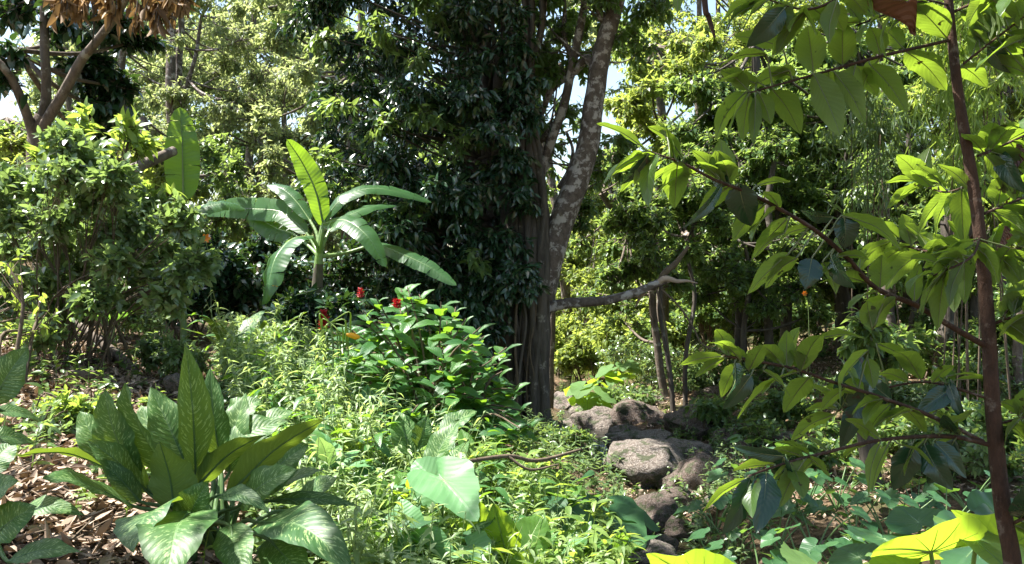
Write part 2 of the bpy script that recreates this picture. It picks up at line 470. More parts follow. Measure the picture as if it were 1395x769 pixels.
G_ = dict(
 dieff = leaf_mat('dumb_cane_leaf', (.026, .078, .022), (.048, .115, .026), (.27, .40, .03), .24, .48, .28, 'fleck', (.16, .26, .10), nlat=15, kslope=3.0, under=(.085, .135, .03), stem=(.07, .13, .04), bumpy=.3),
 banana = leaf_mat('banana_leaf', (.022, .078, .034), (.050, .125, .040), (.36, .60, .03), .42, .36, .5, 'pinnate', (.22, .34, .12), nlat=26, kslope=1.2, stem=(.13, .20, .07), bumpy=.35, veinf=.22, under=(.09, .17, .08)),
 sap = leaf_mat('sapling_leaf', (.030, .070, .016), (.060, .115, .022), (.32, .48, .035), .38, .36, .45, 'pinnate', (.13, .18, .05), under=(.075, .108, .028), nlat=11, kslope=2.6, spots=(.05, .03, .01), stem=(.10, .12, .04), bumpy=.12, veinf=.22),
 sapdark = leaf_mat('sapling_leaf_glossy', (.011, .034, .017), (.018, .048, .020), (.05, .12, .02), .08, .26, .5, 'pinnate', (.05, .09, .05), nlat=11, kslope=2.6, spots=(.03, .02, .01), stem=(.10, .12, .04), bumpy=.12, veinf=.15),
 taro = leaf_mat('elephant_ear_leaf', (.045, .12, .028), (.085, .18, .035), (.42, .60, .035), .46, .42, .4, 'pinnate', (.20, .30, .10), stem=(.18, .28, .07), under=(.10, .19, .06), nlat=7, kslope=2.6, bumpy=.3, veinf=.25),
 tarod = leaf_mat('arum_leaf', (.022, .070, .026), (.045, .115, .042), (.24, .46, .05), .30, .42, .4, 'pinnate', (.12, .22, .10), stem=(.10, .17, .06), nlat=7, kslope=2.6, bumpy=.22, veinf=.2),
 weed = leaf_mat('weed_leaf', (.12, .19, .07), (.32, .40, .22), (.50, .66, .16), .38, .38, .4, None, stem=(.22, .30, .10)),
 flowershrub = leaf_mat('broad_shrub_leaf', (.022, .080, .028), (.055, .14, .030), (.28, .52, .03), .34, .36, .5, 'pinnate', (.10, .18, .06), nlat=9, kslope=2.4, bumpy=.35, stem=(.10, .14, .05)),
 lime = leaf_mat('lime_leaf', (.080, .15, .032), (.16, .23, .060), (.46, .62, .08), .38, .42, .4, None),
 shrub = leaf_mat('coffee_leaf', (.055, .110, .040), (.15, .205, .085), (.30, .44, .10), .32, .27, .7, None),
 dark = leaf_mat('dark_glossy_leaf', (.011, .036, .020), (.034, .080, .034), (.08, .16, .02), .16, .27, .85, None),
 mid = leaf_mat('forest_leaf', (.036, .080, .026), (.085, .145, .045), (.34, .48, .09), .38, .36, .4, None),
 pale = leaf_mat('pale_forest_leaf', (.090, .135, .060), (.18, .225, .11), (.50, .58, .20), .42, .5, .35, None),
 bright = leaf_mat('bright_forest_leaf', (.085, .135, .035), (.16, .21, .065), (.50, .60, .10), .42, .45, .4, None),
 mint = leaf_mat('pale_heart_leaf', (.075, .185, .070), (.11, .24, .10), (.34, .54, .12), .32, .45, .35, 'pinnate', (.26, .40, .22), stem=(.14, .22, .08), nlat=7, kslope=2.6, bumpy=.3, veinf=.4),
 bamboo = leaf_mat('bamboo_leaf', (.045, .085, .038), (.095, .135, .06), (.30, .42, .07), .34, .38, .5, None),
 dead = leaf_mat('dead_leaf', (.085, .048, .022), (.30, .19, .09), (.34, .20, .07), .2, .6, .25, None),
 litter = leaf_mat('litter_leaf', (.075, .045, .028), (.46, .35, .26), (.20, .12, .05), .08, .7, .25, None),
 grass = leaf_mat('grass_blade', (.12, .19, .03), (.26, .31, .10), (.48, .58, .12), .4, .5, .3, None),
 bark_dark = bark_mat('dark_bark', (.032, .027, .022), (.115, .098, .080), (.22, .20, .17), (.60, .68), 5, .2),
 bark_pale = bark_mat('speckled_bark', (.055, .042, .035), (.15, .12, .10), (.36, .33, .31), (.50, .60), 7, .8),
 bark_grey = bark_mat('grey_bark', (.055, .043, .033), (.17, .135, .105), (.28, .26, .22), (.56, .66), 6, .4),
 bark_red = bark_mat('sapling_bark', (.028, .016, .010), (.080, .042, .025), (.13, .10, .075), (.56, .66), 22, .35, .6),
 bark_twig = bark_mat('twig_bark', (.07, .052, .036), (.14, .105, .07), None, (.5, .6), 10, .5, .3),
 rock = rock_mat('stream_rock', (.065, .052, .042), (.17, .135, .11), (.36, .32, .28)),
 rockbrown = rock_mat('brown_rock', (.050, .034, .026), (.13, .088, .066), (.27, .23, .20)),
 red = leaf_mat('red_bract', (.22, .006, .010), (.45, .02, .025), (.5, .02, .02), .3, .5, .4, None),
 yellow = leaf_mat('yellow_petal', (.75, .33, .01), (.85, .50, .02), (.8, .4, .02), .3, .5, .4, None),
 orange = leaf_mat('orange_petal', (.80, .20, .01), (.85, .32, .02), (.8, .2, .02), .3, .5, .4, None),
 ground = ground_mat(), water = water_mat(),
)
# ------------------------------------------------------------------ terrain
_gp = []
for px, py, d in [(50,620,3.2),(270,775,2.5),(0,730,2.2),(50,500,5),(150,455,8),(250,430,10),(560,850,3),(700,820,3.7),(740,578,9),
                  (560,600,5.5),(450,520,7),(880,770,5.2),(900,655,8),(790,575,12),(770,545,14),(1000,640,7.4),(1100,690,6),(1200,640,7),(1250,540,10),
                  (1150,490,13),(1150,445,17),(1250,440,16),(800,500,19),(800,470,24),(1395,800,4.5),(1100,790,4.6),(1050,520,11),(950,520,12.5),(1395,560,9),(430,480,9),(60,440,12),
                  (1350,640,6.5),(640,500,14),(600,460,18),(430,425,14)]:
    _gp.append(P(px, py, d))
_gp += [np.array(p, float) for p in [(0,0,.1),(1.5,1.5,.15),(-1.5,0,.7),(-1.2,1.2,.75),(-4,0,1.0),(-8,5,1.8),(-8,15,2.8),(-20,20,4),(-15,35,4.5),(0,40,2.6),(20,20,3),(12,8,1.5),(30,30,4),
        (0,60,3.6),(-40,60,6),(40,60,6),(-60,0,6),(60,0,6),(0,-20,.5),(-50,-40,5),(50,-40,5),(5,0,.5),(0,30,1.6),(8,28,2.2),(90,90,8),(-90,90,8),(0,110,6)]]
_gp = np.array(_gp)
_D = np.linalg.norm(_gp[:, None, :2]-_gp[None, :, :2], axis=-1)
_n = len(_gp)
_A = np.zeros((_n+3, _n+3)); _A[:_n, :_n] = _D-np.eye(_n)*.15
_A[:_n, _n] = 1; _A[:_n, _n+1:] = _gp[:, :2]; _A[_n:, :_n] = _A[:_n, _n:].T
_w = np.linalg.solve(_A, np.concatenate([_gp[:, 2], [0, 0, 0]]))
STREAM = spline(np.array([[.55,3.2],[.85,4.6],[1.0,6],[1.15,7.5],[.95,9.2],[.8,11],[.85,13],[1.0,16],[1.3,20]]), 8)
def G(x, y):
    x = np.asarray(x, float); y = np.asarray(y, float); sh = x.shape
    q = np.stack([x.ravel(), y.ravel()], -1)
    z = np.linalg.norm(q[:, None]-_gp[None, :, :2], axis=-1)@_w[:_n]+_w[_n]+q@_w[_n+1:]
    ds = np.min(np.linalg.norm(q[:, None]-STREAM[None], axis=-1), axis=1)
    z = z-.16*np.exp(-(ds/.40)**2)*(q[:, 1] > 2)
    z = z+.02*np.sin(q[:, 0]*5.1+1)*np.sin(q[:, 1]*4.3)+.015*np.sin(q[:, 0]*11+q[:, 1]*9)
    return z.reshape(sh)
def gz(x, y): return float(G(np.array([x]), np.array([y]))[0])
def on(px, d, up=0.):
    x = (px-697.5)/FP*d
    return np.array([x, d, gz(x, d)+up])

def grid_sheet(name, xs, ys, mat):
    X, Y = np.meshgrid(xs, ys); Z = G(X, Y)
    mb = MB(); ny, nx = X.shape
    i = np.arange(ny-1)[:, None]*nx; j = np.arange(nx-1)[None]
    q = np.stack([i+j, i+j+1, i+nx+j+1, i+nx+j], -1).reshape(-1)
    mb.add(np.stack([X, Y, Z], -1).reshape(-1, 3), q, np.full((ny-1)*(nx-1), 4))
    return mb.build(name, mat)
_xs = np.unique(np.concatenate([np.linspace(-90, -8, 40), np.linspace(-8, 9, 190), np.linspace(9, 90, 40)]))
_ys = np.unique(np.concatenate([np.linspace(-45, 0, 18), np.linspace(0, 20, 220), np.linspace(20, 110, 50)]))
o = grid_sheet('ground', _xs, _ys, G_['ground']); o['kind'] = 'structure'
# water ribbon
mb = MB(); T = nrm(np.gradient(STREAM, axis=0)); Np = np.stack([-T[:, 1], T[:, 0]], -1)
cz = G(STREAM[:, 0], STREAM[:, 1])+.05
cz = np.convolve(np.pad(cz, 2, mode='edge'), np.ones(5)/5, 'valid')
V = []
for k in (-1, -.5, 0, .5, 1): V.append(np.column_stack([STREAM+Np*k*.30, cz]))
V = np.stack(V, 1); nx = 5; ny = len(V)
i = np.arange(ny-1)[:, None]*nx; j = np.arange(nx-1)[None]
mb.add(V.reshape(-1, 3), np.stack([i+j, i+nx+j, i+nx+j+1, i+j+1], -1).reshape(-1), np.full((ny-1)*(nx-1), 4))
o = mb.build('stream_water', G_['water']); o['kind'] = 'structure'

# dead leaf litter (uncountable)
def litter(name, pts, L, mat, kind_label):
    mb = MB(); n = len(pts)
    z = G(pts[:, 0], pts[:, 1])+RNG.uniform(.004, .035, n)
    pos = np.column_stack([pts, z]); d = rand_dirs(n); d[:, 2] *= .25
    nn = nrm(RNG.normal(size=(n, 3))*.35+np.array([0, 0, 1]))
    put_leaves(mb, 'ovate', pos, d, nn, L*RNG.uniform(.5, 1.3, n), L*RNG.uniform(.2, .5, n), RNG.uniform(-.6, .7, n), RNG.uniform(-.6, 1.3, n))
    o = mb.build(name, mat); o['kind'] = 'stuff'; return o
def scatter(n, pxr, dr, powr=1.0):
    d = dr[0]+(dr[1]-dr[0])*RNG.uniform(0, 1, n)**powr
    px = RNG.uniform(*pxr, n)
    return np.column_stack([(px-697.5)/FP*d, d])
litter('leaf_litter', np.vstack([scatter(19000, (-150, 330), (1.6, 6.5), .8), scatter(14000, (850, 1500), (6, 17), 1), scatter(1500, (780, 1450), (3.5, 7)), scatter(3000, (-100, 650), (6, 12))]), .058, G_['litter'], '')

# ------------------------------------------------------------------ trees
def clump_cloud(c, r, n, g=RNG, shell=.35):
    """n points inside an ellipsoid, denser near its skin, with hollows"""
    p = rand_dirs(n, g)*(shell+(1-shell)*g.uniform(0, 1, (n, 1))**.6)
    return np.asarray(c)+p*np.asarray(r)
def make_tree(name, label, cat, base, trunks, clumps, leafm, barkm, L, Wr, tpl, nleaf=9, dens=1., tw=.005, group=None, trunk_rough=.08, droop=.25, down=.35, spr=None, up=.7, branch_r=.03, limbs=True, seed=0, twigs=True, sub=True):
    """trunks: list of (pts, radii); clumps: list of (center, radii(3), n_twigs)"""
    g = np.random.default_rng(seed+100)
    r = thing(name, base, label, cat, group)
    tm = MB()
    for k, (pts, rad) in enumerate(trunks):
        tube(tm, pts, rad, seg=14 if max(np.atleast_1d(rad)) > .06 else 8, sub=6, rough=trunk_rough, wob=.25, seed=seed+k)
    tm.build('trunk', barkm, r)
    allp = np.vstack([np.asarray(t[0], float) for t in trunks])
    cm = MB(); bm = MB()
    for c, rad, nt in clumps:
        c = np.asarray(c, float)
        n = max(3, int(nt*dens))
        # knots: sub-clumps so light and dark masses form
        kn = max(3, n//22)
        K = clump_cloud(c, np.asarray(rad)*.85, kn, g)
        which = g.integers(0, kn, n)
        kr = (np.mean(rad)*.42)
        pts = K[which]+g.normal(size=(n, 3))*kr*np.array([.55, .55, .38])
        s = spr or L*1.3
        spray(cm, pts, s, nleaf, L, Wr, tpl, droop=droop, outc=c, down=down, up=up, tw=bm if twigs else None, twr=tw, g=g)
        if limbs:
            dd = np.linalg.norm(allp-c, axis=1)
            if dd.min() > 1.8 and (allp[:, 2] > 5).any(): dd = dd+np.where(allp[:, 2] > 5, 0, 50)
            a = allp[dd.argmin()]
            mid = (a+c)/2+np.array([0, 0, -.06])*dd.min()
            br = max(tw*2, min(branch_r, .012*dd.min()+.01))
            tube(bm, [a, mid, c], [br, br*.8, br*.55], seg=6, sub=4, wob=.8, seed=seed)
            thin(bm, np.repeat(c[None], kn, 0)+g.normal(size=(kn, 3))*.02, K, br*.45)
            m2 = min(n, 60)
            thin(bm, K[which[:m2]], pts[:m2], tw*1.3)
    cm.build('crown', leafm, r)
    if bm.n: bm.build('branch_work', barkm, r)
    return r

def W(px, py, d): return P(px, py, d)
def pxr(p, d): return p/FP*d
def cl(px, py, d, rx, ry=None, rz=None, n=60):
    """clump given by where its centre stands, radii in photo px turned to metres at that depth"""
    ry = rx if ry is None else ry
    return (W(px, py, d), (pxr(rx, d), rz if rz else pxr(rx, d)*.9, pxr(ry, d)), n)
def fill(px0, px1, py0, py1, d0, d1, k, rpx, n, g):
    out = []
    for _ in range(k):
        px = g.uniform(px0, px1); py = g.uniform(py0, py1); d = g.uniform(d0, d1)
        out.append(cl(px, py, d, rpx*g.uniform(.7, 1.3), rpx*g.uniform(.5, .9), n=n))
    return out

# --- big leaning tree with speckled bark -------------------------------------------------
d4 = 9.0
tk = [W(729,590,9.15), W(730,500,9.15), W(735,430,9.1), W(744,370,d4), W(762,300,d4), W(788,245,d4), W(805,190,d4), W(812,130,d4), W(822,60,d4), W(842,-5,d4), W(858,-90,8.6), W(850,-300,7.6), W(840,-520,6.6)]
tr = [.13,.11,.11,.115,.128,.124,.112,.102,.094,.088,.085,.07,.05]
limb = lambda pts, r: ([W(*p) for p in pts], np.linspace(r[0], r[1], len(pts)))
trunks4 = [(tk, tr),
  limb([(733,420,d4),(722,340,9.1),(728,280,9.2),(740,225,9.2),(765,155,9.2),(779,90,9.2),(790,40,9.2),(800,-10,9.2),(812,-120,9)], (.060,.040)),
  limb([(815,95,d4),(800,80,9.1),(783,98,9.2),(752,122,9.3),(737,155,9.3),(722,190,9.3),(712,245,9.3)], (.05,.025)),
  limb([(762,165,9.2),(744,185,9.3),(728,200,9.4),(710,225,9.5)], (.05,.025)),
  limb([(745,215,9.2),(735,200,9.2),(722,172,9.2),(718,140,9.2),(728,90,9.2),(740,30,9.2),(745,-40,9.2)], (.045,.02)),
  limb([(824,35,d4),(812,10,9),(800,-20,9)], (.05,.03)),
  limb([(779,80,9.2),(768,50,9.3),(770,10,9.4),(765,-40,9.4)], (.035,.015)),
  limb([(762,255,9.1),(775,232,9.3),(780,205,9.4),(772,180,9.4)], (.03,.012)),
  limb([(858,-90,8.6),(980,-210,7),(1150,-400,5.4)], (.07,.03)),
  limb([(850,-300,7.6),(700,-480,6.2),(640,-700,5)], (.06,.03)),
  limb([(812,-120,9),(900,-300,7.5),(1300,-560,5.5)], (.05,.03)),
]
g = np.random.default_rng(5)
shade = []
# unseen canopy added above the frame to shade the sapling and right bank
SUN_EL, SUN_AZ = 61, (-.93, .14)     # direction toward the sun in plan
_h = nrm(np.array([*SUN_AZ, 0.])); SUND = np.array([_h[0]*math.cos(math.radians(SUN_EL)), _h[1]*math.cos(math.radians(SUN_EL)), math.sin(math.radians(SUN_EL))])
# spots to keep sunlit: canopy clumps across their sun rays are left out
_holes = np.array([P(*p) for p in [(1255,745,1.85),(1225,735,1.8),(1340,705,2.0),(1310,720,2),(930,755,2.05),(1235,265,1.85),(1285,275,1.85),(1225,340,1.85),(1055,330,1.27),(1040,540,1.32),
   (943,568,9.3),(830,575,10.3),(1130,500,13),(1100,470,14),(955,600,9),(1000,455,12),(1375,365,1.5),(1120,690,6),(1290,640,5.2),(800,330,11),(850,250,11)]])
k_ = 0
while k_ < 265:
    c = np.array([g.uniform(-2.4, 6.5), g.uniform(.9, 10.5), g.uniform(5.2, 8.0)])
    w_ = c-_holes; t_ = w_@SUND; dist = np.linalg.norm(w_-t_[:, None]*SUND, axis=1)
    if dist.min() < .42: continue
    shade.append((c, (.42, .42, .28), 44)); k_ += 1
for px_, py_, d_ in [(1100,100,1.43),(1210,75,1.46),(1020,110,1.4),(1160,130,1.43),(1250,90,1.47),(1000,215,1.24),(1110,300,1.3),(1180,470,1.45),(1030,680,1.32),(1240,620,1.45),(1290,600,1.48),(1200,420,1.4),(1290,560,1.48),(1060,30,1.34),(1340,60,1.48),(1380,240,1.52),(1375,400,1.5)]:  # extra unseen clumps, added sunward of these sapling points to shade them
    c = P(px_, py_, d_); c = c+SUND*((4.75+g.uniform(-.2, .2)-c[2])/SUND[2])
    w_ = c-_holes; t_ = w_@SUND
    if np.linalg.norm(w_-t_[:, None]*SUND, axis=1).min() < .16: continue
    shade.append((c, (.20, .20, .14), 26))
for x, y, z in [(-2.75,2.9,4.5),(-2.4,2.7,4.6),(-2.95,2.5,4.4),(-2.45,2.3,4.6),(-1.9,2.2,4.7)]:  # unseen clumps added out of frame to shade the dumb cane
    shade.append(((x, y, z), (.34, .34, .22), 34))
_tp = [p for t_ in trunks4[1:8] for p in spline(np.asarray(t_[0], float), 4) if p[2] > 2.6 and p[2] < 4.6]
for q_ in range(34):
    a_ = _tp[g.integers(0, len(_tp))]; l_ = g.uniform(.3, .9); d_ = nrm(np.array([g.uniform(-1, 1), g.uniform(-.1, .5), g.uniform(-.2, .9)]))
    m_ = a_+d_*l_*.5+g.normal(size=3)*.05; e_ = a_+d_*l_+np.array([0, 0, g.uniform(-.1, .2)])
    trunks4.append(([a_, m_, e_], (.012, .008, .003)))
    shade.append((e_, (.14, .14, .09), 8))
cr4 = [cl(g.uniform(690,800), g.uniform(90,270), 9.8+g.uniform(0,.4), 15, 11, n=7) for _ in range(16)]+[cl(700,30,9.3,40,n=60), cl(745,60,9.5,35,n=46), cl(690,-20,9.2,60,n=80), cl(790,-30,9,60,n=70), cl(765,15,9.5,34,n=40), cl(730,110,9.6,24,n=18), cl(700,80,9.6,30,n=40),cl(780,290,9.6,26,n=30),
       cl(850,30,9.6,30,n=22), cl(880,-20,9.2,50,n=60), cl(640,20,9.6,40,n=60)] + shade  # shade: the unseen added clumps, plus leaves on the small fork twigs
big = make_tree('leaning_tree', 'tall leaning tree with pale speckled grey trunk forking beside the dark leafy tree', 'tree', W(738,585,d4), trunks4, cr4, G_['mid'], G_['bark_pale'], .085, .42, 'ovate', nleaf=12, tw=.004, seed=4, branch_r=.02)

# --- strangler-root tree with the dark glossy crown --------------------------------------
d3 = 9.4
roots = thing('dark_leafy_tree', W(705,590,d3), 'dense dark glossy-leaved tree with dark fluted root trunk beside the leaning tree', 'tree')
tm = MB()
g = np.random.default_rng(9)
for k, (x0, x1, x2, dd, rr) in enumerate([(702,700,668,9.5,.14),(716,712,690,9.3,.11),(726,722,702,9.0,.09),(732,731,722,8.9,.085),(741,738,733,8.86,.065),(690,685,655,9.6,.13),(708,716,700,9.0,.055),(722,714,708,8.92,.04),(697,694,690,9.15,.07),(735,744,742,8.84,.05),(728,735,740,8.82,.04),(739,728,716,8.8,.035),(668,662,650,9.9,.16)]):
    tube(tm, [W(x0,592,dd), W(x0+g.uniform(-2,2),520,dd), W(x1,450,dd), W((x1+x2)/2,370,dd), W(x2,280,dd+.1), W(x2-g.uniform(0,25),140,dd+.2), W(x2-g.uniform(0,40),-10,dd+.3), W(x2-30,-200,dd+.3)], np.array([1.25,1,.95,.95,.9,.8,.7,.5])*rr, seg=12, sub=6, rough=.14, wob=.5, seed=k)
tm.build('trunk', G_['bark_dark'], roots)
for k in range(9):      # hanging roots twisting round the trunk
    rm = MB(); x = g.uniform(698, 746); dd = 8.8+g.uniform(-.05, .1)
    pts = [W(x-g.uniform(-14, 22), 300+g.uniform(-30, 60), 9.0)]
    for yy in (380, 430, 480, 530, 585): x2 = x+g.uniform(-7, 7); pts.append(W(x2, yy, dd))
    tube(rm, pts, g.uniform(.010, .022), seg=6, sub=6, wob=.8, seed=k+40)
    rm.build('hanging_root', G_['bark_twig' if k % 2 else 'bark_dark'], roots)
cm = MB(); bm = MB()
D3 = []
for _ in range(112):
    py = g.uniform(-140, 440)
    if py < 300: xl, xr = 432, 640+ (70 if py < 170 else 62)
    else: xl, xr = 500, 712
    if py<200: xl=418
    px = g.uniform(xl, xr); d = g.uniform(8.4, 10.4)
    D3.append(cl(px, py, d, g.uniform(22, 44), g.uniform(16, 32), n=int(g.uniform(20, 40))))
D3 += [cl(x, y, 8.7, 24, 18, n=24) for x, y in [(700,60),(712,110),(716,160),(700,215),(706,270),(650,430),(690,330),(672,452),(640,400),(600,430),(690,400),(660,380)]]
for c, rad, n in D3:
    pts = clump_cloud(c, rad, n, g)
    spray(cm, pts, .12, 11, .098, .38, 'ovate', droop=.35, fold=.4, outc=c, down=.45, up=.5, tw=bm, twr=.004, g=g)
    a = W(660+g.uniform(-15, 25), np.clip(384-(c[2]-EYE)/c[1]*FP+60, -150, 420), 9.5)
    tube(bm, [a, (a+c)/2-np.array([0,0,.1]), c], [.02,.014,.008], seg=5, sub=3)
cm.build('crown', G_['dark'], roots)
ym = MB()
for _ in range(20):
    py = g.uniform(-20, 380); c, rad, n = cl(g.uniform(430, 660), py, g.uniform(8.3, 8.8), 18, 13, n=13)
    pts = clump_cloud(c, rad, n, g); spray(ym, pts, .12, 9, .09, .4, 'ovate', droop=.3, outc=c, down=.3, up=.6, tw=bm, twr=.004, g=g)
    a = W(650, np.clip(py+50, -150, 420), 9.4); tube(bm, [a, (a+c)/2, c], [.012,.01,.006], seg=5, sub=3)
ym.build('young_foliage', G_['mid'], roots); bm.build('branch_work', G_['bark_dark'], roots)

# --- tree at far left --------------------------------------------------------------------
d1 = 7.0
tl = make_tree('forked_tree', 'forked brown tree at the left edge with dark leaves above the bright shrub', 'tree', on(58, d1),
  [([on(66,d1,-.1), W(64,400,d1), W(52,300,d1), W(46,225,d1), W(50,180,d1), W(60,158,d1)], [.075,.07,.07,.08,.08,.065]),
   limb([(52,185,d1),(62,130,d1),(61,60,d1),(60,-10,d1),(66,-150,d1)], (.042,.03)),
   limb([(52,185,d1),(85,135,6.9),(110,85,6.8),(125,65,6.7),(160,20,6.5),(190,-40,6.3),(230,-130,6)], (.045,.022)),
   limb([(48,190,d1),(34,150,6.9),(18,112,6.8),(0,88,6.7),(-40,50,6.7)], (.042,.025)),
   limb([(62,110,d1),(40,85,7.1),(20,70,7.2)], (.025,.012))],
  [cl(112,100,8.2,30,34,n=70), cl(140,150,8.4,34,40,n=100), cl(160,120,8.3,26,30,n=60), cl(128,195,8.6,22,24,n=40), cl(175,60,8.2,28,22,n=50), cl(90,40,8,24,16,n=24), cl(130,20,8,60,20,n=80), cl(15,80,6.8,16,16,n=12), cl(25,5,7,30,18,n=26), cl(12,110,6.8,12,18,n=8), cl(75,12,7,24,14,n=20),
   cl(60,-60,7,60,n=80),cl(180,-60,6.5,60,n=60)],
  G_['dark'], G_['bark_grey'], .11, .5, 'ovate', nleaf=8, tw=.004, seed=1)
# hanging dead bough
dl = thing('dead_bough', W(150,-60,5.2), 'bough of dry orange-brown leaves hanging at the top left corner', 'dead branch')
bm = MB(); cm = MB(); g = np.random.default_rng(3)
tube(bm, [W(60,-60,5.4), W(120,-40,5.3), W(180,-30,5.2), W(250,-40,5.1)], [.03,.025,.02,.012], seg=7)
tube(bm, [W(10,-120,6.9), W(60,-60,5.4)], [.04,.03], seg=7)
tube(bm, [W(125,65,5.3), W(128,30,5.25), W(120,-40,5.3)], [.004,.006,.01], seg=5)
for _ in range(66):
    x = g.uniform(72, 256); y0 = -35+g.uniform(0, 12)
    y1 = g.uniform(-25, 44)*(1 if 140 < x < 262 else .6)
    a = W(x-g.uniform(-10,10), y0, 5.2+g.uniform(-.12,.12)); b = W(x, y1, 5.2+g.uniform(-.15,.15))
    tube(bm, [a, (a+b)/2+np.array([.02,0,.02]), b], [.005,.004,.002], seg=4, sub=3)
    n = 6
    t = g.uniform(.35, 1, n)[:, None]; pos = a*(1-t)+b*t
    put_leaves(cm, 'ovate', pos, nrm(g.normal(size=(n,3))*.35+np.array([0,0,-1])), nrm(g.normal(size=(n,3))*np.array([1,1,.2])), g.uniform(.07,.14,n), g.uniform(.022,.045,n), g.uniform(-.3,.5,n), g.uniform(.3,1.4,n))
bm.build('branch', G_['bark_dark'], dl); cm.build('dead_leaves', G_['dead'], dl)

# --- background forest -------------------------------------------------------------------
def bgtree(kind, label, trunk, region, k, rp, n, leafm, barkm, L, seed, Wr=.5, tpl='far', nleaf=11, group=None, twr=.006, r0=.1, down=.3, drp=.2, spr=None, up=.7, extra=None, name=None):
    g = np.random.default_rng(seed)
    px0, px1, py0, py1, d0, d1 = region
    cls = fill(px0, px1, py0, py1, d0, d1, k, rp, n, g)
    if extra: cls += extra
    if isinstance(trunk, tuple):
        px, d, pyt, lean = trunk
        b = on(px, d, -.1)
        t = W(px+lean, pyt, d)
        tr = [([b, b*.6+t*.4+np.array([g.uniform(-.2,.2),0,0]), b*.25+t*.75+np.array([g.uniform(-.2,.2),0,0]), t], np.array([1.2,1,.8,.5])*r0)]
    else: tr = trunk; b = np.array(tr[0][0][0])
    return make_tree(name or kind, label, 'tree', b, tr, cls, leafm, barkm, L, Wr, tpl, nleaf=nleaf, tw=twr, seed=seed, group=group, down=down, droop=drp, spr=spr, up=up, branch_r=.03)

# sunlit lacy trees behind the banana
bgtree('slender_tree','slender tree with pale twin trunks and thin sunlit crown right of the dead bough',
   [limb([(238,340,16),(236,240,16),(234,150,16),(233,60,16),(236,-60,16)], (.13,.07)), limb([(244,340,16.2),(246,200,16.2),(243,120,16.2),(246,40,16.2),(240,-60,16.2)], (.09,.05)), limb([(244,160,16.2),(258,110,16),(268,70,16),(275,20,16)], (.05,.03))],
   (190,330,-60,210,15,18), 34, 34, 36, G_['pale'], G_['bark_pale'], .10, 21, Wr=.42)
bgtree('feathery_tree','pale feathery tree with thin reddish stems behind the banana leaves',
   [limb([(400,330,18),(390,250,18),(386,170,18),(384,90,18),(390,-20,18)], (.07,.04)), limb([(386,200,18),(372,150,18),(360,90,18)], (.04,.02)), limb([(360,330,17),(352,250,17),(366,200,17)], (.05,.03))],
   (290,420,90,330,16,20), 44, 32, 34, G_['pale'], G_['bark_grey'], .10, 22, Wr=.34)
bgtree('tall_tree','tall sunlit green tree filling the top between slender tree and dark tree', (330,22,-40,20), (270,450,-60,120,20,24), 34, 42, 42, G_['pale'], G_['bark_grey'], .14, 23)
bgtree('round_bushy_tree','bushy tree lit green above the far end of the left shrub', (190,13,160,5), (130,330,190,330,12,15), 34, 32, 36, G_['mid'], G_['bark_grey'], .10, 24, Wr=.45)
bgtree('hill_tree','large hazy green tree far behind the forked tree at left', (90,26,40,0), (50,260,60,260,24,30), 34, 50, 44, G_['pale'], G_['bark_grey'], .18, 25)
bgtree('background_shrub_tree','loose green tree behind the forked trunk at the left edge', (10,12,200,0), (-80,120,200,330,10.5,13), 30, 34, 36, G_['bright'], G_['bark_grey'], .10, 26)
# behind the speckled trunk, and the sunlit gap
bgtree('yellow_green_tree','bright yellow-green tree top right of the speckled trunk', (905,15,60,-15), (835,965,55,215,13.5,16), 34, 24, 42, G_['bright'], G_['bark_grey'], .11, 27, Wr=.45)
bgtree('high_thin_tree','thin high tree with small blue-green leaves against the sky above the yellow-green tree', (985,24,-40,-10), (850,1090,-60,120,22,27), 36, 34, 20, G_['mid'], G_['bark_grey'], .14, 28)
bgtree('clearing_tree','sunlit yellowish tree standing in the clearing past the horizontal bough', (840,22,200,-15), (770,950,240,470,19,24), 44, 32, 40, G_['bright'], G_['bark_grey'], .12, 29)
bgtree('leafy_gap_tree','dark-leaved tree overhanging the gap right of the speckled trunk',
   [limb([(905,540,11.5),(896,470,11.5),(890,400,11.5),(905,380,11.4),(922,355,11.3),(940,325,11.2),(960,250,11)], (.055,.035)), limb([(820,262,11),(838,290,11.1),(856,315,11.2),(905,380,11.4)], (.06,.05))],
   (830,985,200,375,10.4,12.6), 44, 26, 46, G_['mid'], G_['bark_grey'], .085, 30, Wr=.45, extra=[cl(800,235,10.5,26,n=40), cl(790,330,11,16,n=14),cl(810,400,12,20,n=20),cl(850,440,12.5,24,n=24)])
bgtree('dark_forest_tree','dark broad tree right of the yellow-green tree behind the sapling branches', (1010,14,60,20), (940,1110,110,390,12.5,16), 70, 34, 50, G_['mid'], G_['bark_dark'], .10, 31, Wr=.5)
bgtree('shaded_forest_tree','shaded tree behind the drooping bamboo leaves', (1150,13,40,10), (1060,1270,60,390,12,16), 84, 34, 50, G_['mid'], G_['bark_dark'], .10, 32, Wr=.5)
bgtree('right_forest_tree','tall green tree behind the bright leaves right of the sapling stem', (1370,13,0,-10), (1250,1480,20,380,11,15), 70, 38, 50, G_['bright'], G_['bark_dark'], .10, 33, Wr=.45)
bgtree('deep_forest_tree','distant tree closing the view behind the shaded forest', (1230,24,0,10), (1060,1420,-80,330,20,27), 70, 50, 44, G_['mid'], G_['bark_dark'], .16, 34)
bgtree('ridge_tree','distant pale tree on the slope behind the leaning trunk', (640,30,60,10), (560,830,-60,60,27,32), 8, 34, 22, G_['pale'], G_['bark_grey'], .17, 35)
bgtree('ridge_tree','distant green tree behind the dark leafy tree', (560,27,60,10), (400,640,60,420,20,26), 46, 50, 44, G_['mid'], G_['bark_grey'], .17, 36)
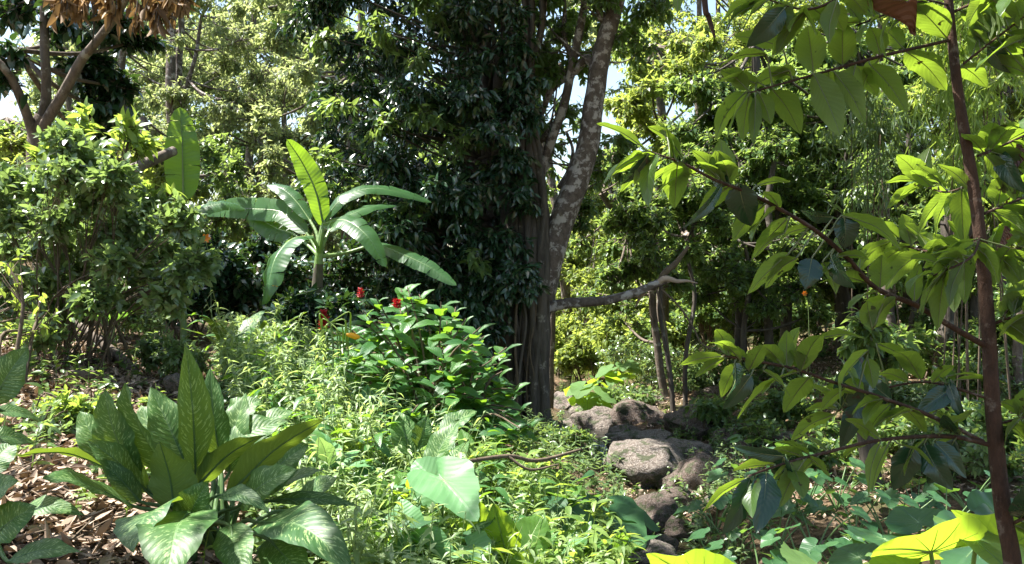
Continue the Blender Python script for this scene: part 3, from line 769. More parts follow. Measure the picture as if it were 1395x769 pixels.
bgtree('ridge_tree','distant sunlit tree low on the slope behind the clearing', (800,34,200,10), (740,960,240,420,30,36), 36, 42, 44, G_['bright'], G_['bark_grey'], .2, 37)
bgtree('ridge_tree','distant wide tree behind the gap between banana and slender tree', (300,34,100,10), (150,480,40,330,32,38), 60, 56, 44, G_['mid'], G_['bark_grey'], .22, 38)
bgtree('ridge_tree','distant dark tree on the slope at the far right', (1300,34,100,10), (1000,1480,20,400,30,38), 70, 60, 44, G_['mid'], G_['bark_grey'], .22, 39)
bgtree('ridge_tree','distant tree at the far left edge of the slope', (0,20,160,10), (-120,170,150,420,16,20), 44, 46, 44, G_['mid'], G_['bark_grey'], .15, 40)
bgtree('ridge_tree','distant tree low behind the right forest floor', (1050,26,300,10), (880,1300,260,420,24,30), 60, 46, 44, G_['mid'], G_['bark_grey'], .17, 41)

bgtree('canopy_tree','sunlit pale tree crown high behind the forked tree', (150,18,-20,10), (60,260,-60,110,17,21), 26, 36, 34, G_['pale'], G_['bark_grey'], .12, 811)
bgtree('canopy_tree','sunlit pale tree crown high behind the speckled trunk', (780,20,-40,-60), (650,850,-80,90,18,22), 34, 32, 26, G_['pale'], G_['bark_grey'], .12, 812)
bgtree('canopy_tree','thin fine-leaved tree seen through the fork of the speckled trunk', (748,13,60,-8), (690,800,90,280,12.6,14), 11, 15, 11, G_['mid'], G_['bark_grey'], .075, 819, r0=.05)
bgtree('canopy_tree','tall thin-leaved tree crown high right of the speckled trunk', (930,21,-40,20), (850,1080,-60,140,19,23), 34, 32, 26, G_['bright'], G_['bark_grey'], .12, 813)
bgtree('canopy_tree','sunlit tree crown behind the left edge of the dark leafy tree', (480,15,-30,10), (340,470,-60,330,13,17), 44, 28, 36, G_['pale'], G_['bark_grey'], .10, 814)
bgtree('canopy_tree','broad green tree crown high behind the sapling top', (1180,18,-60,20), (1050,1420,-80,120,16,20), 50, 36, 40, G_['bright'], G_['bark_dark'], .12, 815)
bgtree('canopy_tree','sunlit green tree close behind the glossy shrub at the left', (110,9.5,190,10), (-40,240,190,340,8.6,10), 40, 30, 40, G_['bright'], G_['bark_grey'], .08, 816)
bgtree('understorey_tree','dense shaded small tree between the path and the broken bough', (1010,11.6,330,5), (950,1110,310,430,11,12.6), 26, 26, 46, G_['mid'], G_['bark_dark'], .08, 817, r0=.04)
bgtree('understorey_tree','dense shaded small tree behind the diagonal sapling branch', (1260,11,330,5), (1190,1330,300,440,10.6,12), 26, 26, 46, G_['mid'], G_['bark_dark'], .08, 818, r0=.04)
for i, (px, d, r, lab) in enumerate([(60,24,90,'low far thicket tree behind the glossy shrub'),(230,22,80,'low far thicket tree behind the upright banana leaf'),(360,24,80,'low far thicket tree behind the banana plant'),(520,22,80,'low far thicket tree behind the dark leafy tree'),(700,26,70,'low far thicket tree behind the leaning trunk'),(830,28,80,'low far thicket tree behind the clearing'),(960,22,80,'low far thicket tree behind the broken bough'),(1100,20,80,'low far thicket tree at the head of the path'),(1230,19,80,'low far thicket tree behind the broad dark trunk'),(1360,18,90,'low far thicket tree behind the pale brown trunk')]):
    bgtree('thicket_tree', lab, (px, d, 300, 5), (px-r, px+r, 300, 455, d-2, d+2), 26, 34, 40, G_[['mid','pale','mid','mid','bright','bright','mid','mid','mid','bright'][i]], G_['bark_grey'], .15, 700+i, group='thicket trees along the foot of the slope')
# slim trunks on the right bank
def slim(px, d, top, lean, r, label, barkm, leafy=True, seed=0, m='mid'):
    g = np.random.default_rng(seed)
    b = on(px, d, -.1); t = W(px+lean, top, d)
    pts = [b]+[b*(1-s)+t*s+np.array([g.uniform(-.08,.08),0,0]) for s in (.3,.6,.8)]+[t]
    cls = [cl(px+lean+g.uniform(-30,30), top+g.uniform(-30,50), d+g.uniform(-.4,.4), 22, 18, n=30) for _ in range(5)]
    return make_tree('slim_tree', label, 'tree', b, [(pts, np.array([1.15,1,.9,.8,.6])*r)], cls, G_[m], barkm, .09, .45, 'far', nleaf=10, seed=seed, group='slim trees on the right bank')
slim(1147,14,250,6,.115,'pale straight trunk in front of the brown earth bank',G_['bark_grey'],seed=51)
slim(1213,11,250,-8,.085,'mottled trunk just right of the pale straight trunk',G_['bark_pale'],seed=52)
slim(1168,14.6,250,4,.17,'thick reddish-brown trunk behind the pale straight trunk',G_['bark_red'],seed=53)
slim(1050,12,220,5,.06,'dark slim trunk left of the leaf-strewn path',G_['bark_dark'],seed=54)
slim(1068,12.8,220,-4,.075,'dark trunk beside the start of the leaf-strewn path',G_['bark_dark'],seed=55)
slim(1000,12.5,220,8,.05,'dark slim trunk behind the end of the bough',G_['bark_dark'],seed=56)
slim(918,10.4,330,-30,.03,'thin crooked sapling trunk standing over the stream boulders',G_['bark_dark'],seed=57)
slim(935,10.9,300,10,.03,'thin leaning stem behind the stream boulders',G_['bark_dark'],seed=58)
slim(1280,10.5,250,20,.09,'broad dark trunk left of the sapling stem, half hidden by leaves',G_['bark_dark'],seed=59)
slim(1190,6.4,430,-8,.065,'near dark stump-like trunk among the low arum leaves',G_['bark_dark'],seed=60)
slim(1388,9.0,250,4,.05,'pale brown trunk right of the sapling stem',G_['bark_grey'],seed=61)
slim(1240,12.4,230,-14,.07,'leaning mottled trunk between the pale trunk and broad dark trunk',G_['bark_grey'],seed=62)
slim(1330,11,240,-14,.06,'dark slim trunk behind the sapling stem',G_['bark_dark'],seed=63)
# horizontal broken bough
bb = thing('broken_bough', W(745,424,9), 'bare horizontal bough reaching right from the fluted trunk over the stream', 'fallen branch')
m = MB(); tube(m, [W(738,428,9), W(765,418,9), W(800,411,9), W(835,406,9), W(868,398,9), W(893,388,9), W(912,380,9)], [.062,.058,.052,.048,.044,.042,.038], seg=12, sub=6, rough=.08, wob=.4)
m.build('limb', G_['bark_pale'], bb)
m = MB(); tube(m, [W(895,388,9), W(905,381,8.95), W(920,384,9), W(935,383,9.05), W(950,386,9.1)], [.034,.030,.022,.015,.005], seg=9, rough=.14, wob=.7); tube(m, [W(880,393,9), W(872,405,9.1), W(866,418,9.2)], [.03,.02,.01], seg=6); m.build('peeled_end', simple('peeled_wood', (.36,.28,.22), .7, .3, .25), bb)
m = MB()
tube(m, [W(897,388,9), W(905,372,9), W(920,358,9), W(938,335,9)], [.04,.035,.03,.018], seg=7, wob=.5)
tube(m, [W(900,395,9), W(925,420,8.9), W(945,448,8.8), W(958,470,8.7), W(985,480,8.6)], [.012,.012,.010,.009,.005], seg=5, wob=.6)
tube(m, [W(932,427,8.9), W(934,442,8.9)], [.008,.004], seg=5)
tube(m, [W(892,390,9), W(905,440,9), W(915,500,9)], [.012,.012,.01], seg=5, wob=.6)
m.build('side_branch', G_['bark_twig'], bb)

# leaning pole and dead stick on the left bank
m = MB(); tube(m, [W(165,238,6.0), W(200,222,6.3), W(236,206,6.6)], [.042,.040,.038], seg=12, sub=5, rough=.06)
o = m.build('leaning_pole', G_['bark_grey'], origin=W(165,238,6)); tag(o, 'greyish-brown cut pole leaning behind the upright banana leaf', 'pole')
m = MB(); tube(m, [W(60,410,6.2), W(105,440,5.9), W(140,468,5.7), W(168,495,5.5), W(184,512,5.4)], [.012,.022,.03,.034,.036], seg=10, sub=5, rough=.1, wob=.3)
o = m.build('fallen_branch', G_['bark_grey'], origin=on(184,5.4)); tag(o, 'fallen grey branch slanting down to the litter behind the dumb cane', 'fallen branch')
m = MB(); tube(m, [on(90,4.6,.07), on(118,4.7,.09), on(145,4.8,.07), on(160,4.7,.06)], [.018,.024,.022,.012], seg=9, rough=.2, wob=.8)
o = m.build('rotting_log', G_['bark_grey'], origin=on(118,4.7)); tag(o, 'short rotting log lying on the leaf litter behind the seedlings', 'log')
m = MB(); tube(m, [W(625,630,3.9), W(690,622,4.1), W(730,628,4.2), W(790,612,4.4)], [.008,.011,.010,.006], seg=6, wob=.8)
tube(m, [W(690,622,4.1), W(720,640,4.1), W(760,633,4.2)], [.008,.007,.004], seg=6, wob=.8)
o = m.build('dry_twig', G_['bark_twig'], origin=W(690,622,4.1)); tag(o, 'pale dry forked twig lying across the sunlit weeds', 'twig')

# ------------------------------------------------------------------ understorey shrubs
def shrub(name, label, cat, base, cls, leafm, L, Wr, tpl='ovate', nleaf=9, seed=0, stems=7, group=None, down=.1, spr=None, up=.6, tw=.003, droop=.25, br=.012, fl=None):
    g = np.random.default_rng(seed)
    r = thing(name, base, label, cat, group); cm = MB(); bm = MB(); base = np.asarray(base, float)
    for c, rad, n in cls:
        c = np.asarray(c); pts = clump_cloud(c, rad, n, g, .25)
        pts[:, 2] = np.maximum(pts[:, 2], G(pts[:, 0], pts[:, 1])+.03)
        spray(cm, pts, spr or L*1.2, nleaf, L, Wr, tpl, droop=droop, outc=c-np.array([0,0,.5*rad[2]]), down=down, up=up, tw=bm, twr=tw, g=g)
        a = base+g.normal(size=3)*np.array([.12,.12,0])
        mid = (a*.5+c*.5)+np.array([g.uniform(-.1,.1), g.uniform(-.1,.1), .12])
        tube(bm, [a, mid, c], [br, br*.8, br*.4], seg=5, sub=4, wob=.8, seed=seed)
        k = min(8, n); thin(bm, np.repeat(mid[None], k, 0), pts[:k], br*.4)
    bm.build('stems', G_['bark_twig'], r); cm.build('foliage', leafm, r)
    return r
g = np.random.default_rng(71)
def sc(pts, d, rx, ry, n, jit=.4): return [cl(x, y, d+g.uniform(-jit, jit), rx*g.uniform(.8,1.2), ry*g.uniform(.8,1.2), n=n) for x, y in pts]
shrub('glossy_shrub', 'big light-green glossy shrub filling the left side below the forked tree', 'shrub', on(90,5.2),
   sc([(-20,260),(15,250),(55,262),(90,240),(20,300),(70,300),(115,280),(150,262),(35,340),(90,335),(135,320),(180,310),(215,330),(10,380),(60,385),(105,370),(150,360),(195,365),(225,390),(30,430),(80,425),(125,410),(170,400),(115,225),(90,200),(150,240),(200,280),(-10,420),(60,455),(0,340),(240,300),(250,335),(245,375),(228,410),(262,360)], 5.2, 25, 20, 34),
   G_['shrub'], .058, .5, nleaf=10, seed=72, up=.45, tw=.002, spr=.07, br=.006)
# tall sprigs out of the shrub
shrub('lime_sprig_bush', 'yellow-green leafy sprigs rising above the middle of the glossy shrub', 'shrub', on(130,5.6), sc([(113,172),(118,195),(178,180),(180,200),(60,215),(70,235),(120,215),(190,265),(215,275)], 5.6, 13, 12, 12), G_['lime'], .085, .42, nleaf=8, seed=73, up=.5)
shrub('red_leaf_saplings', 'thin brown-stemmed saplings with yellowing leaves at the far left bank', 'shrub', on(20,4.3), sc([(15,420),(35,450),(60,430),(10,360)], 4.3, 20, 26, 7), G_['lime'], .06, .4, nleaf=4, seed=74)
# dark low hedge of shrubs behind banana
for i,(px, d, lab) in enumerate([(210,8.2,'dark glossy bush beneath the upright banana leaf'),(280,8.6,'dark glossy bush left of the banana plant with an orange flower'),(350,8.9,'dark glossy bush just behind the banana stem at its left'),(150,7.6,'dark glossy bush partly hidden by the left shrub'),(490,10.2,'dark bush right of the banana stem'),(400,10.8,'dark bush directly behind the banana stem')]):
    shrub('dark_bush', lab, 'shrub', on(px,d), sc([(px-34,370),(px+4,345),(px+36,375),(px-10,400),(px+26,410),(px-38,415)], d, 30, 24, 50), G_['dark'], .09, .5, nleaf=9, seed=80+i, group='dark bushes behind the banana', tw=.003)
# low greenery on the left bank
for i,(px, py, d, r, n, lab, mt) in enumerate([(370,460,6.4,46,60,'fine-leaved sunlit herb behind the dumb cane','weed'),(250,485,5.4,44,60,'small-leaved herb between fallen branch and dumb cane','shrub'),(430,430,8.4,40,50,'lime herb at the foot of the banana','lime'),(90,560,3.9,36,26,'sparse seedlings on the sunny leaf litter','lime'),(60,600,3.6,30,16,'small seedlings beside the left edge dumb cane','shrub'),(200,430,6.8,40,40,'low herb below the fallen branch','shrub')]):
    shrub('herb_clump', lab, 'plant', on(px,d), [cl(px+g.uniform(-r,r), py+g.uniform(-r*.4,r*.4), d+g.uniform(-.3,.3), r*.55, r*.4, n=n) for _ in range(5)], G_[mt], .045, .42, nleaf=8, seed=90+i, tw=.002, br=.004)

# bright clearing and right bank undergrowth
for i,(px, py, d, rx, ry, n, lab, mt, L) in enumerate([
   (845,455,16,50,26,70,'bright lime bush in the sunny clearing','bright',.10),(790,480,15,34,22,60,'yellow-green bush at the stream bend beside the dark trunk','bright',.10),
   (905,450,15,40,30,60,'green bush behind the thin trunks at the clearing edge','mid',.09),(960,430,14,44,34,60,'shaded bush under the hidden end of the bough','mid',.09),
   (1020,440,14.5,40,34,50,'dark bush left of the path','mid',.09),(860,540,11.5,34,14,40,'ferny low plant on top of the stream boulders','shrub',.07),
   (1290,480,10.5,56,36,80,'pale speckled bush behind the sapling stem','mid',.08),(1370,440,9.5,40,60,90,'dense shaded bush right of the sapling stem','mid',.08),(1180,540,9,44,20,50,'low leafy bush in the middle of the right bank','shrub',.07),
   (1060,560,9.5,46,22,60,'low leafy bush behind the hanging sapling leaves','mid',.07),(980,560,9.3,30,14,26,'small bush behind the brown boulder','mid',.07),(1250,600,7.2,60,30,70,'shaded bush in front of the pale rock on the bank','mid',.07),
   (1340,590,7.0,50,40,80,'dense green bush low behind the sapling stem','mid',.07),(1110,620,7.4,40,20,50,'leafy clump beside the near dark trunk','mid',.07),(770,595,7.6,34,12,60,'small-leaved dark cover at the foot of the fluted trunk','mid',.05),(1120,400,16,34,26,40,'bush at the head of the path','mid',.09)]):
    shrub('undergrowth_bush', lab, 'shrub', on(px,d), [cl(px+g.uniform(-rx,rx)*.7, py+g.uniform(-ry,ry)*.6, d+g.uniform(-.4,.4), rx*.5, ry*.55, n=n//2) for _ in range(7)], G_[mt], L, .5, nleaf=9, seed=120+i, tw=.003)

_gu = np.random.default_rng(333)
_us = [(930,500,11.8,'in the shade behind the rounded dark boulder'),(985,500,12.2,'under the dense shaded small tree'),(1040,520,11.2,'left of the leaf-strewn path'),(1120,540,10.2,'where the path meets the right bank'),(1200,500,11.4,'just right of the pale straight trunk foot'),(1310,540,9.8,'behind the sapling stem at mid height'),(1385,520,9.2,'right of the sapling stem at mid height'),(1150,600,8.2,'behind the near dark trunk'),(1010,600,8.8,'above the low dark rock'),(1235,560,9.4,'just above the speckled pinkish rock'),(1080,470,14,'at the far left side of the path'),(1265,470,13,'below the dense tree behind the diagonal branch'),(880,500,13.5,'at the foot of the thin crooked trunk'),(1340,470,12,'far behind the sapling stem'),(1390,620,6.6,'low at the right edge'),(1290,620,6.4,'low beside the sapling stem')]
for i, (px, py, d, lab) in enumerate(_us):
    shrub('understorey_bush', 'tangled shaded bush '+lab, 'shrub', on(px,d), [cl(px+_gu.uniform(-42,42), py+_gu.uniform(-26,22), d+_gu.uniform(-.5,.5), 26, 17, n=30) for _ in range(8)], G_['mid' if i % 3 else 'shrub'], .065, .45, nleaf=9, seed=900+i, tw=.003, br=.006)
for i, (px, py, d, rx, ry, lab) in enumerate([(790,400,19,34,40,'tall sunlit bush closing the clearing on the left'),(850,380,20,36,40,'tall sunlit bush closing the middle of the clearing'),(905,400,18,30,40,'tall sunlit bush closing the clearing on the right'),(770,470,16.5,22,30,'yellow-green bush tight against the fluted trunk at the stream bend'),(880,470,15.5,34,22,'low yellow-green bush beside the thin trunks')]):
    shrub('sunlit_bush', lab, 'shrub', on(px,d), [cl(px+_gu.uniform(-rx,rx), py+_gu.uniform(-ry,ry), d+_gu.uniform(-.6,.6), rx*.5, ry*.4, n=30) for _ in range(9)], G_['bright'], .10, .42, nleaf=9, seed=930+i, tw=.004, br=.008)
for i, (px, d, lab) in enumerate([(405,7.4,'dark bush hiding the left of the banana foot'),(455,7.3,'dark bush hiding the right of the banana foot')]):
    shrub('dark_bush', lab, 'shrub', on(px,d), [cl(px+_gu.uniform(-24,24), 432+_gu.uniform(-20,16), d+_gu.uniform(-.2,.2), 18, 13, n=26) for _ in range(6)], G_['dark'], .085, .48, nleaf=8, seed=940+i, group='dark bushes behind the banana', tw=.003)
# bamboo: drooping narrow leaves behind the sapling
def bamboo(label, px, d, tips, seed, mt='bamboo', L=.15):
    g = np.random.default_rng(seed); b = on(px, d); r = thing('bamboo_clump', b, label, 'bamboo', 'bamboo on the right bank'); cm = MB(); 
    for (tx, ty) in tips:
        sm = MB(); e = W(tx, ty, d+g.uniform(-.6,.6)); a = b+g.normal(size=3)*np.array([.2,.2,0])
        top = (a+e)/2; top[2] = e[2]+.6
        S = spline([a, a*.5+top*.5+np.array([0,0,.4]), top, e], 8)
        tube(sm, S[::3], np.linspace(.009,.002,len(S[::3])), seg=5, sub=2); sm.build('cane', G_['bark_twig'], r)
        pos = S[len(S)//3:]; pos = np.repeat(pos, 3, 0)+g.normal(size=(len(pos)*3, 3))*.12
        spray(cm, pos, .10, 6, L, .13, 'lance', droop=.35, fold=.3, down=.9, up=.4, g=g, tw=cm and None)
    cm.build('foliage', G_[mt], r); return r
bamboo('drooping bamboo with narrow grey-green leaves hanging left of the sapling stem', 1180, 9.5, [(1120,200),(1180,190),(1215,180),(1160,235),(1240,220)], 140)
bamboo('sunlit bamboo with pale narrow leaves behind the top of the sapling stem', 1330, 8.5, [(1280,110),(1310,150),(1340,120),(1370,170),(1300,190),(1260,150),(1380,110),(1350,210),(1250,60),(1300,60)], 141, 'lime')

# sunny grass tuft in the clearing
def tuft(px, d, h, n, label, seed, spread=.5, name='grass_tuft'):
    g = np.random.default_rng(seed); b = on(px, d); m = MB()
    pos = b+g.normal(size=(n, 3))*np.array([spread, spread, 0]); pos[:, 2] = G(pos[:, 0], pos[:, 1])
    dr = nrm(g.normal(size=(n, 3))*.35+np.array([0, 0, 1])); Ls = h*g.uniform(.5, 1.1, n)
    put_leaves(m, 'blade', pos, dr, nrm(g.normal(size=(n, 3))*np.array([1,1,.1])), Ls, .018*g.uniform(.6,1.3,n)*h/.8, g.uniform(.1,.6,n), .2)
    o = m.build(name, G_['grass'], origin=b); tag(o, label, 'grass tuft', 'grass tufts in the clearing'); return o
for i,(px,d,h,lab) in enumerate([(800,17,1.1,'tall yellow-green grass at the stream bend'),(835,16,1.2,'tall bright grass in the middle of the clearing'),(870,17,1.0,'tall grass at the right of the clearing'),(770,19,1.0,'far grass right behind the fluted trunk'),(900,15,.7,'short grass beside the thin trunks')]):
    tuft(px, d, h*.72, 600, lab, 150+i, .32)

# ------------------------------------------------------------------ boulders
def boulder(px, py, d, wpx, hpx, label, mat, seed, depth=1.0, rot=0, cat='boulder', sub=4, squash=1):
    import bmesh
    g = np.random.default_rng(seed)
    bm = bmesh.new(); bmesh.ops.create_icosphere(bm, subdivisions=sub, radius=1)
    planes = [(nrm(g.normal(size=3)), g.uniform(.62, .9)) for _ in range(12)]
    sx, sz = pxr(wpx/2, d), pxr(hpx/2, d); sy = sx*depth*.8
    off = Vector(g.uniform(0, 50, 3))
    for v in bm.verts:
        p = np.array(v.co)
        for nn, k in planes:
            e = p@nn-k
            if e > 0: p = p-nn*e
        nz = mnoise.fractal(Vector(p)*1.6+off, .9, 2.1, 4)
        p = p*(1+.15*nz)+np.array(mnoise.noise_vector(Vector(p)*5+off))*.018
        v.co = Vector(p*1.3)
    me = bpy.data.meshes.new('boulder'); bm.to_mesh(me); bm.free()
    me.polygons.foreach_set('use_smooth', np.full(len(me.polygons), True))
    o = bpy.data.objects.new('boulder', me); COL.objects.link(o); me.materials.append(mat)
    o.location = W(px, py, d); o.scale = (sx, sy, sz); o.rotation_euler = (g.uniform(-.15,.15), g.uniform(-.2,.2)+rot, g.uniform(-.5,.5))
    tag(o, label, cat, 'boulders along the stream')
R_, RB = G_['rock'], G_['rockbrown']
for i, a in enumerate([
 (888,634,7.6,104,72,'large grey boulder with a bright sunlit right edge in mid stream',R_),
 (868,603,9.0,80,36,'grey boulder directly behind the large grey one',R_),
 (958,655,7.0,78,62,'dark brown angular boulder standing right of the large grey one',RB),
 (943,578,9.3,62,44,'dark rounded boulder with a pale lit top on the bank',RB),
 (932,618,8.4,58,36,'pale tan boulder wedged behind the dark brown angular one',R_),
 (872,570,10.3,64,44,'reddish-brown boulder under the thin crooked trunk',RB),
 (822,578,10.4,70,40,'slanting sunlit slab left of the reddish-brown boulder',R_),
 (852,592,9.6,40,24,'small grey rock tucked under the slanting slab',R_),
 (955,628,8.0,30,22,'small brown stone between the pale and the dark boulders',RB),
 (884,705,5.9,70,44,'wet brown boulder below the large grey one',RB),
 (862,728,5.5,40,36,'small wet stone left of the wet brown boulder',RB),
 (915,688,6.3,60,34,'dark wet stone in the shade of the angular boulder',RB),
 (888,757,5.1,64,34,'smooth pale stone lapped by water at the bottom',R_),
 (846,762,5.0,36,24,'small pinkish stone at the bottom edge beside the smooth stone',R_),
 (790,580,10.9,40,20,'white sunlit stone beside the fluted trunk',R_),
 (765,560,13.5,52,40,'bright sunlit stream bed stone behind the fluted trunk',R_),
 (752,586,9.6,26,22,'small pale stone at the foot of the fluted trunk',R_),
 (1238,590,8.0,36,38,'speckled pinkish rock on the right bank',R_),
 (1190,655,6.9,40,30,'brownish rock half hidden by the near dark trunk',RB),
 (985,598,8.8,36,22,'small dark rock right of the rounded boulder',RB),
 (1010,650,7.4,34,24,'low dark rock among the leaves right of the angular boulder',RB),
 (1060,600,8.6,50,26,'mossy brown rock behind the hanging leaves',RB),
 (900,560,11.6,60,30,'brown boulder at the back beneath the slim trunks',RB),
 (975,545,11.4,50,30,'brown earthy rock high on the far bank',RB),
 (920,660,7.2,40,22,'flat stone in the water between grey and angular boulders',RB),
 (740,548,15,70,20,'pale flat gravel bar stone lit by sun up the stream',R_),
 (800,556,13,44,18,'pale flat stone up the stream right of the fluted trunk',R_),
 (930,722,5.8,44,30,'round mossy brown stone among the arums below the angular boulder',RB),
 (905,742,5.4,34,22,'small dark round stone near the bottom edge',RB),
 (985,690,6.4,46,30,'half-buried grey stone right of the angular boulder',R_),
 (1000,612,8.6,50,34,'rounded dark boulder beneath the bright hanging leaf spray',RB),
 (900,583,9.9,36,24,'small grey-brown stone between the two back boulders',RB),
 (975,575,10.2,40,28,'grey-brown rounded rock right of the pale-topped boulder',R_),
 (240,520,4.8,30,20,'pale stone on the left bank behind the dumb cane',R_)]):
    boulder(*a, seed=200+i)
# ------------------------------------------------------------------ banana plants
def banana_leaf(parent, pts, wpx, normal, seed, tears, label=None, droop=.3, fold=.25, petiole=None, rnd=.5):
    pts = [(p[0], p[1], p[2]*.9) for p in pts]; petiole = [(p[0], p[1], p[2]*.9) for p in petiole] if petiole else None
    d = pts[0][2]; m = MB()
    split_banana(m, [W(*p) for p in pts], pxr(wpx, d)*1.12, normal, seed, rnd, droop*.4, 36, fold, min(.9, tears*.9))
    if petiole: tube(m, [W(*p) for p in petiole], [.022,.016,.014] if len(petiole) == 3 else [.022,.014], seg=7, rnd=2.0)
    o = m.build('leaf', G_['banana'], parent)
    if label: o['label'] = label
b1 = thing('banana_plant', on(430,7.65), 'banana plant with arching green leaves in front of the dark leafy tree', 'banana plant')
bs = MB(); tube(bs, [on(430,7.65,-.05), W(430,440,7.65), W(432,400,7.65), W(434,360,7.65)], [.075,.062,.052,.042], seg=12, rough=.12); bs.build('dead_sheath', G_['bark_dark'], b1)
bs = MB(); tube(bs, [W(433,372,7.65), W(435,345,7.65), W(438,318,7.65), W(440,305,7.65)], [.042,.036,.026,.016], seg=12, rnd=2.0)
bs.build('stem', G_['banana'], b1)
C = (435,350,8.5)
banana_leaf(b1, [(440,308,8.5),(430,262,8.45),(412,222,8.4),(391,190,8.3)], 30, (.35,-1,.15), 1, .12, 'upright banana leaf lit yellow-green', 0, .3, [C,(438,325,8.5),(440,308,8.5)])
banana_leaf(b1, [(424,322,8.4),(398,326,8.2),(376,350,8.0),(366,385,7.9),(357,416,7.9)], 46, (-.55,-.6,.6), 2, .2, 'hanging banana leaf folded toward the viewer', .5, .1, [C,(432,335,8.45),(424,322,8.4)])
banana_leaf(b1, [(422,300,8.7),(404,275,8.8),(385,258,8.9),(364,252,9.0)], 24, (.2,-.7,.7), 3, .08, None, .4, .1, [C,(432,320,8.6),(422,300,8.7)])
banana_leaf(b1, [(442,300,8.5),(465,272,8.5),(502,257,8.6),(545,262,8.7),(588,276,8.8)], 24, (0,-.65,.75), 4, .1, None, .35, .1, [C,(438,325,8.5),(442,300,8.5)])
banana_leaf(b1, [(448,316,8.6),(472,296,8.8),(505,282,9),(540,280,9.2)], 24, (0,-.5,.85), 5, .1, None, .4, .1, [C,(442,330,8.5),(448,316,8.6)])
banana_leaf(b1, [(440,305,8.4),(470,300,8.2),(500,322,8.0),(526,364,7.9)], 30, (.3,-.75,.6), 6, .1, None, .35, .1, [C,(439,322,8.4),(440,305,8.4)])
banana_leaf(b1, [(512,332,8.6),(545,345,8.5),(585,364,8.4),(622,389,8.3)], 24, (.1,-.75,.6), 7, .2, 'long grey-green banana leaf reaching low to the right', .35, .05, [C,(470,345,8.6),(512,332,8.6)])
banana_leaf(b1, [(418,318,8.7),(385,290,8.9),(345,285,9.1),(305,284,9.3),(280,292,9.4)], 32, (.1,-1,.25), 8, .3, None, .15, .2, [C,(430,338,8.6),(418,318,8.7)], rnd=.9)
banana_leaf(b1, [(398,318,8.9),(378,312,9.0),(355,300,9.1),(335,296,9.2)], 34, (0,-1,.3), 9, .15, None, .4, .05, [C,(420,335,8.7),(398,318,8.9)])
b2 = thing('banana_plant', on(250,7.02), 'young banana plant with a single tall upright leaf beside the leaning pole', 'banana plant')
bs = MB(); tube(bs, [on(250,7.02,-.05), W(250,420,7.02), W(251,340,7.02), W(250,272,7.02)], [.030,.024,.018,.012], seg=10, rnd=2.0); bs.build('stem', G_['banana'], b2)
banana_leaf(b2, [(250,273,7.8),(249,235,7.75),(248,190,7.7),(245,146,7.7)], 42, (.25,-1,.1), 10, .1, None, 0, .1, None, rnd=.8)
banana_leaf(b2, [(254,300,7.8),(275,285,7.9),(305,278,8.0),(335,286,8.1)], 26, (0,-.6,.75), 11, .2, None, .4, .05, [(251,340,7.8),(254,300,7.8)], rnd=.7)

# ------------------------------------------------------------------ dumb canes
def cane_plant(name, label, crown, leaves, seed, mat='dieff', group=None, cat='plant', stemr=.009, prof='ovate', petiole=True, cane=True):
    crown = np.asarray(crown, float)
    r = thing(name, crown-np.array([0,0,.05]), label, cat, group)
    if cane:
        sm = MB(); cen = crown
        for k in range(3):
            g = np.random.default_rng(seed+k); a = cen+np.array([g.uniform(-.07,.07), g.uniform(-.05,.05), -.06])
            tube(sm, [a, a+np.array([g.uniform(-.03,.03),0,.09]), a+np.array([g.uniform(-.04,.04),0,.2])], [.017,.015,.012], seg=8, rnd=2.0)
        sm.build('cane', G_[mat], r)
    for k, (b, t, w, nv, arch, *rest) in enumerate(leaves):
        g = np.random.default_rng(seed*31+k)
        B = W(*b); T = W(*t); nv = nrm(np.array(nv, float))
        L = np.linalg.norm(T-B)
        mid = (B+T)/2+nv*arch*L; q = B*.72+T*.28+nv*arch*L*.7; q2 = B*.25+T*.75+nv*arch*L*.68
        m = MB()
        big_leaf(m, [B, q, mid, q2, T], 1.22*pxr(w, (b[2]+t[2])/2), nv, rest[1] if len(rest) > 1 else prof, n=20, m=6, fold=rest[0] if rest else .3, wave=.035, wf=2.2, rib=.0035, rnd=g.uniform(0,1), seed=seed+k)
        if petiole:
            a = crown+np.array([g.uniform(-.07,.07), g.uniform(-.05,.05), .05])
            tube(m, [a, a*.45+B*.55+np.array([0,0,.03]), B, q], [stemr, stemr*.85, stemr*.55, stemr*.3], seg=7, rnd=2.0)
        m.build('leaf', G_[mat], r)
    return r
V_ = (0,-1,.15)
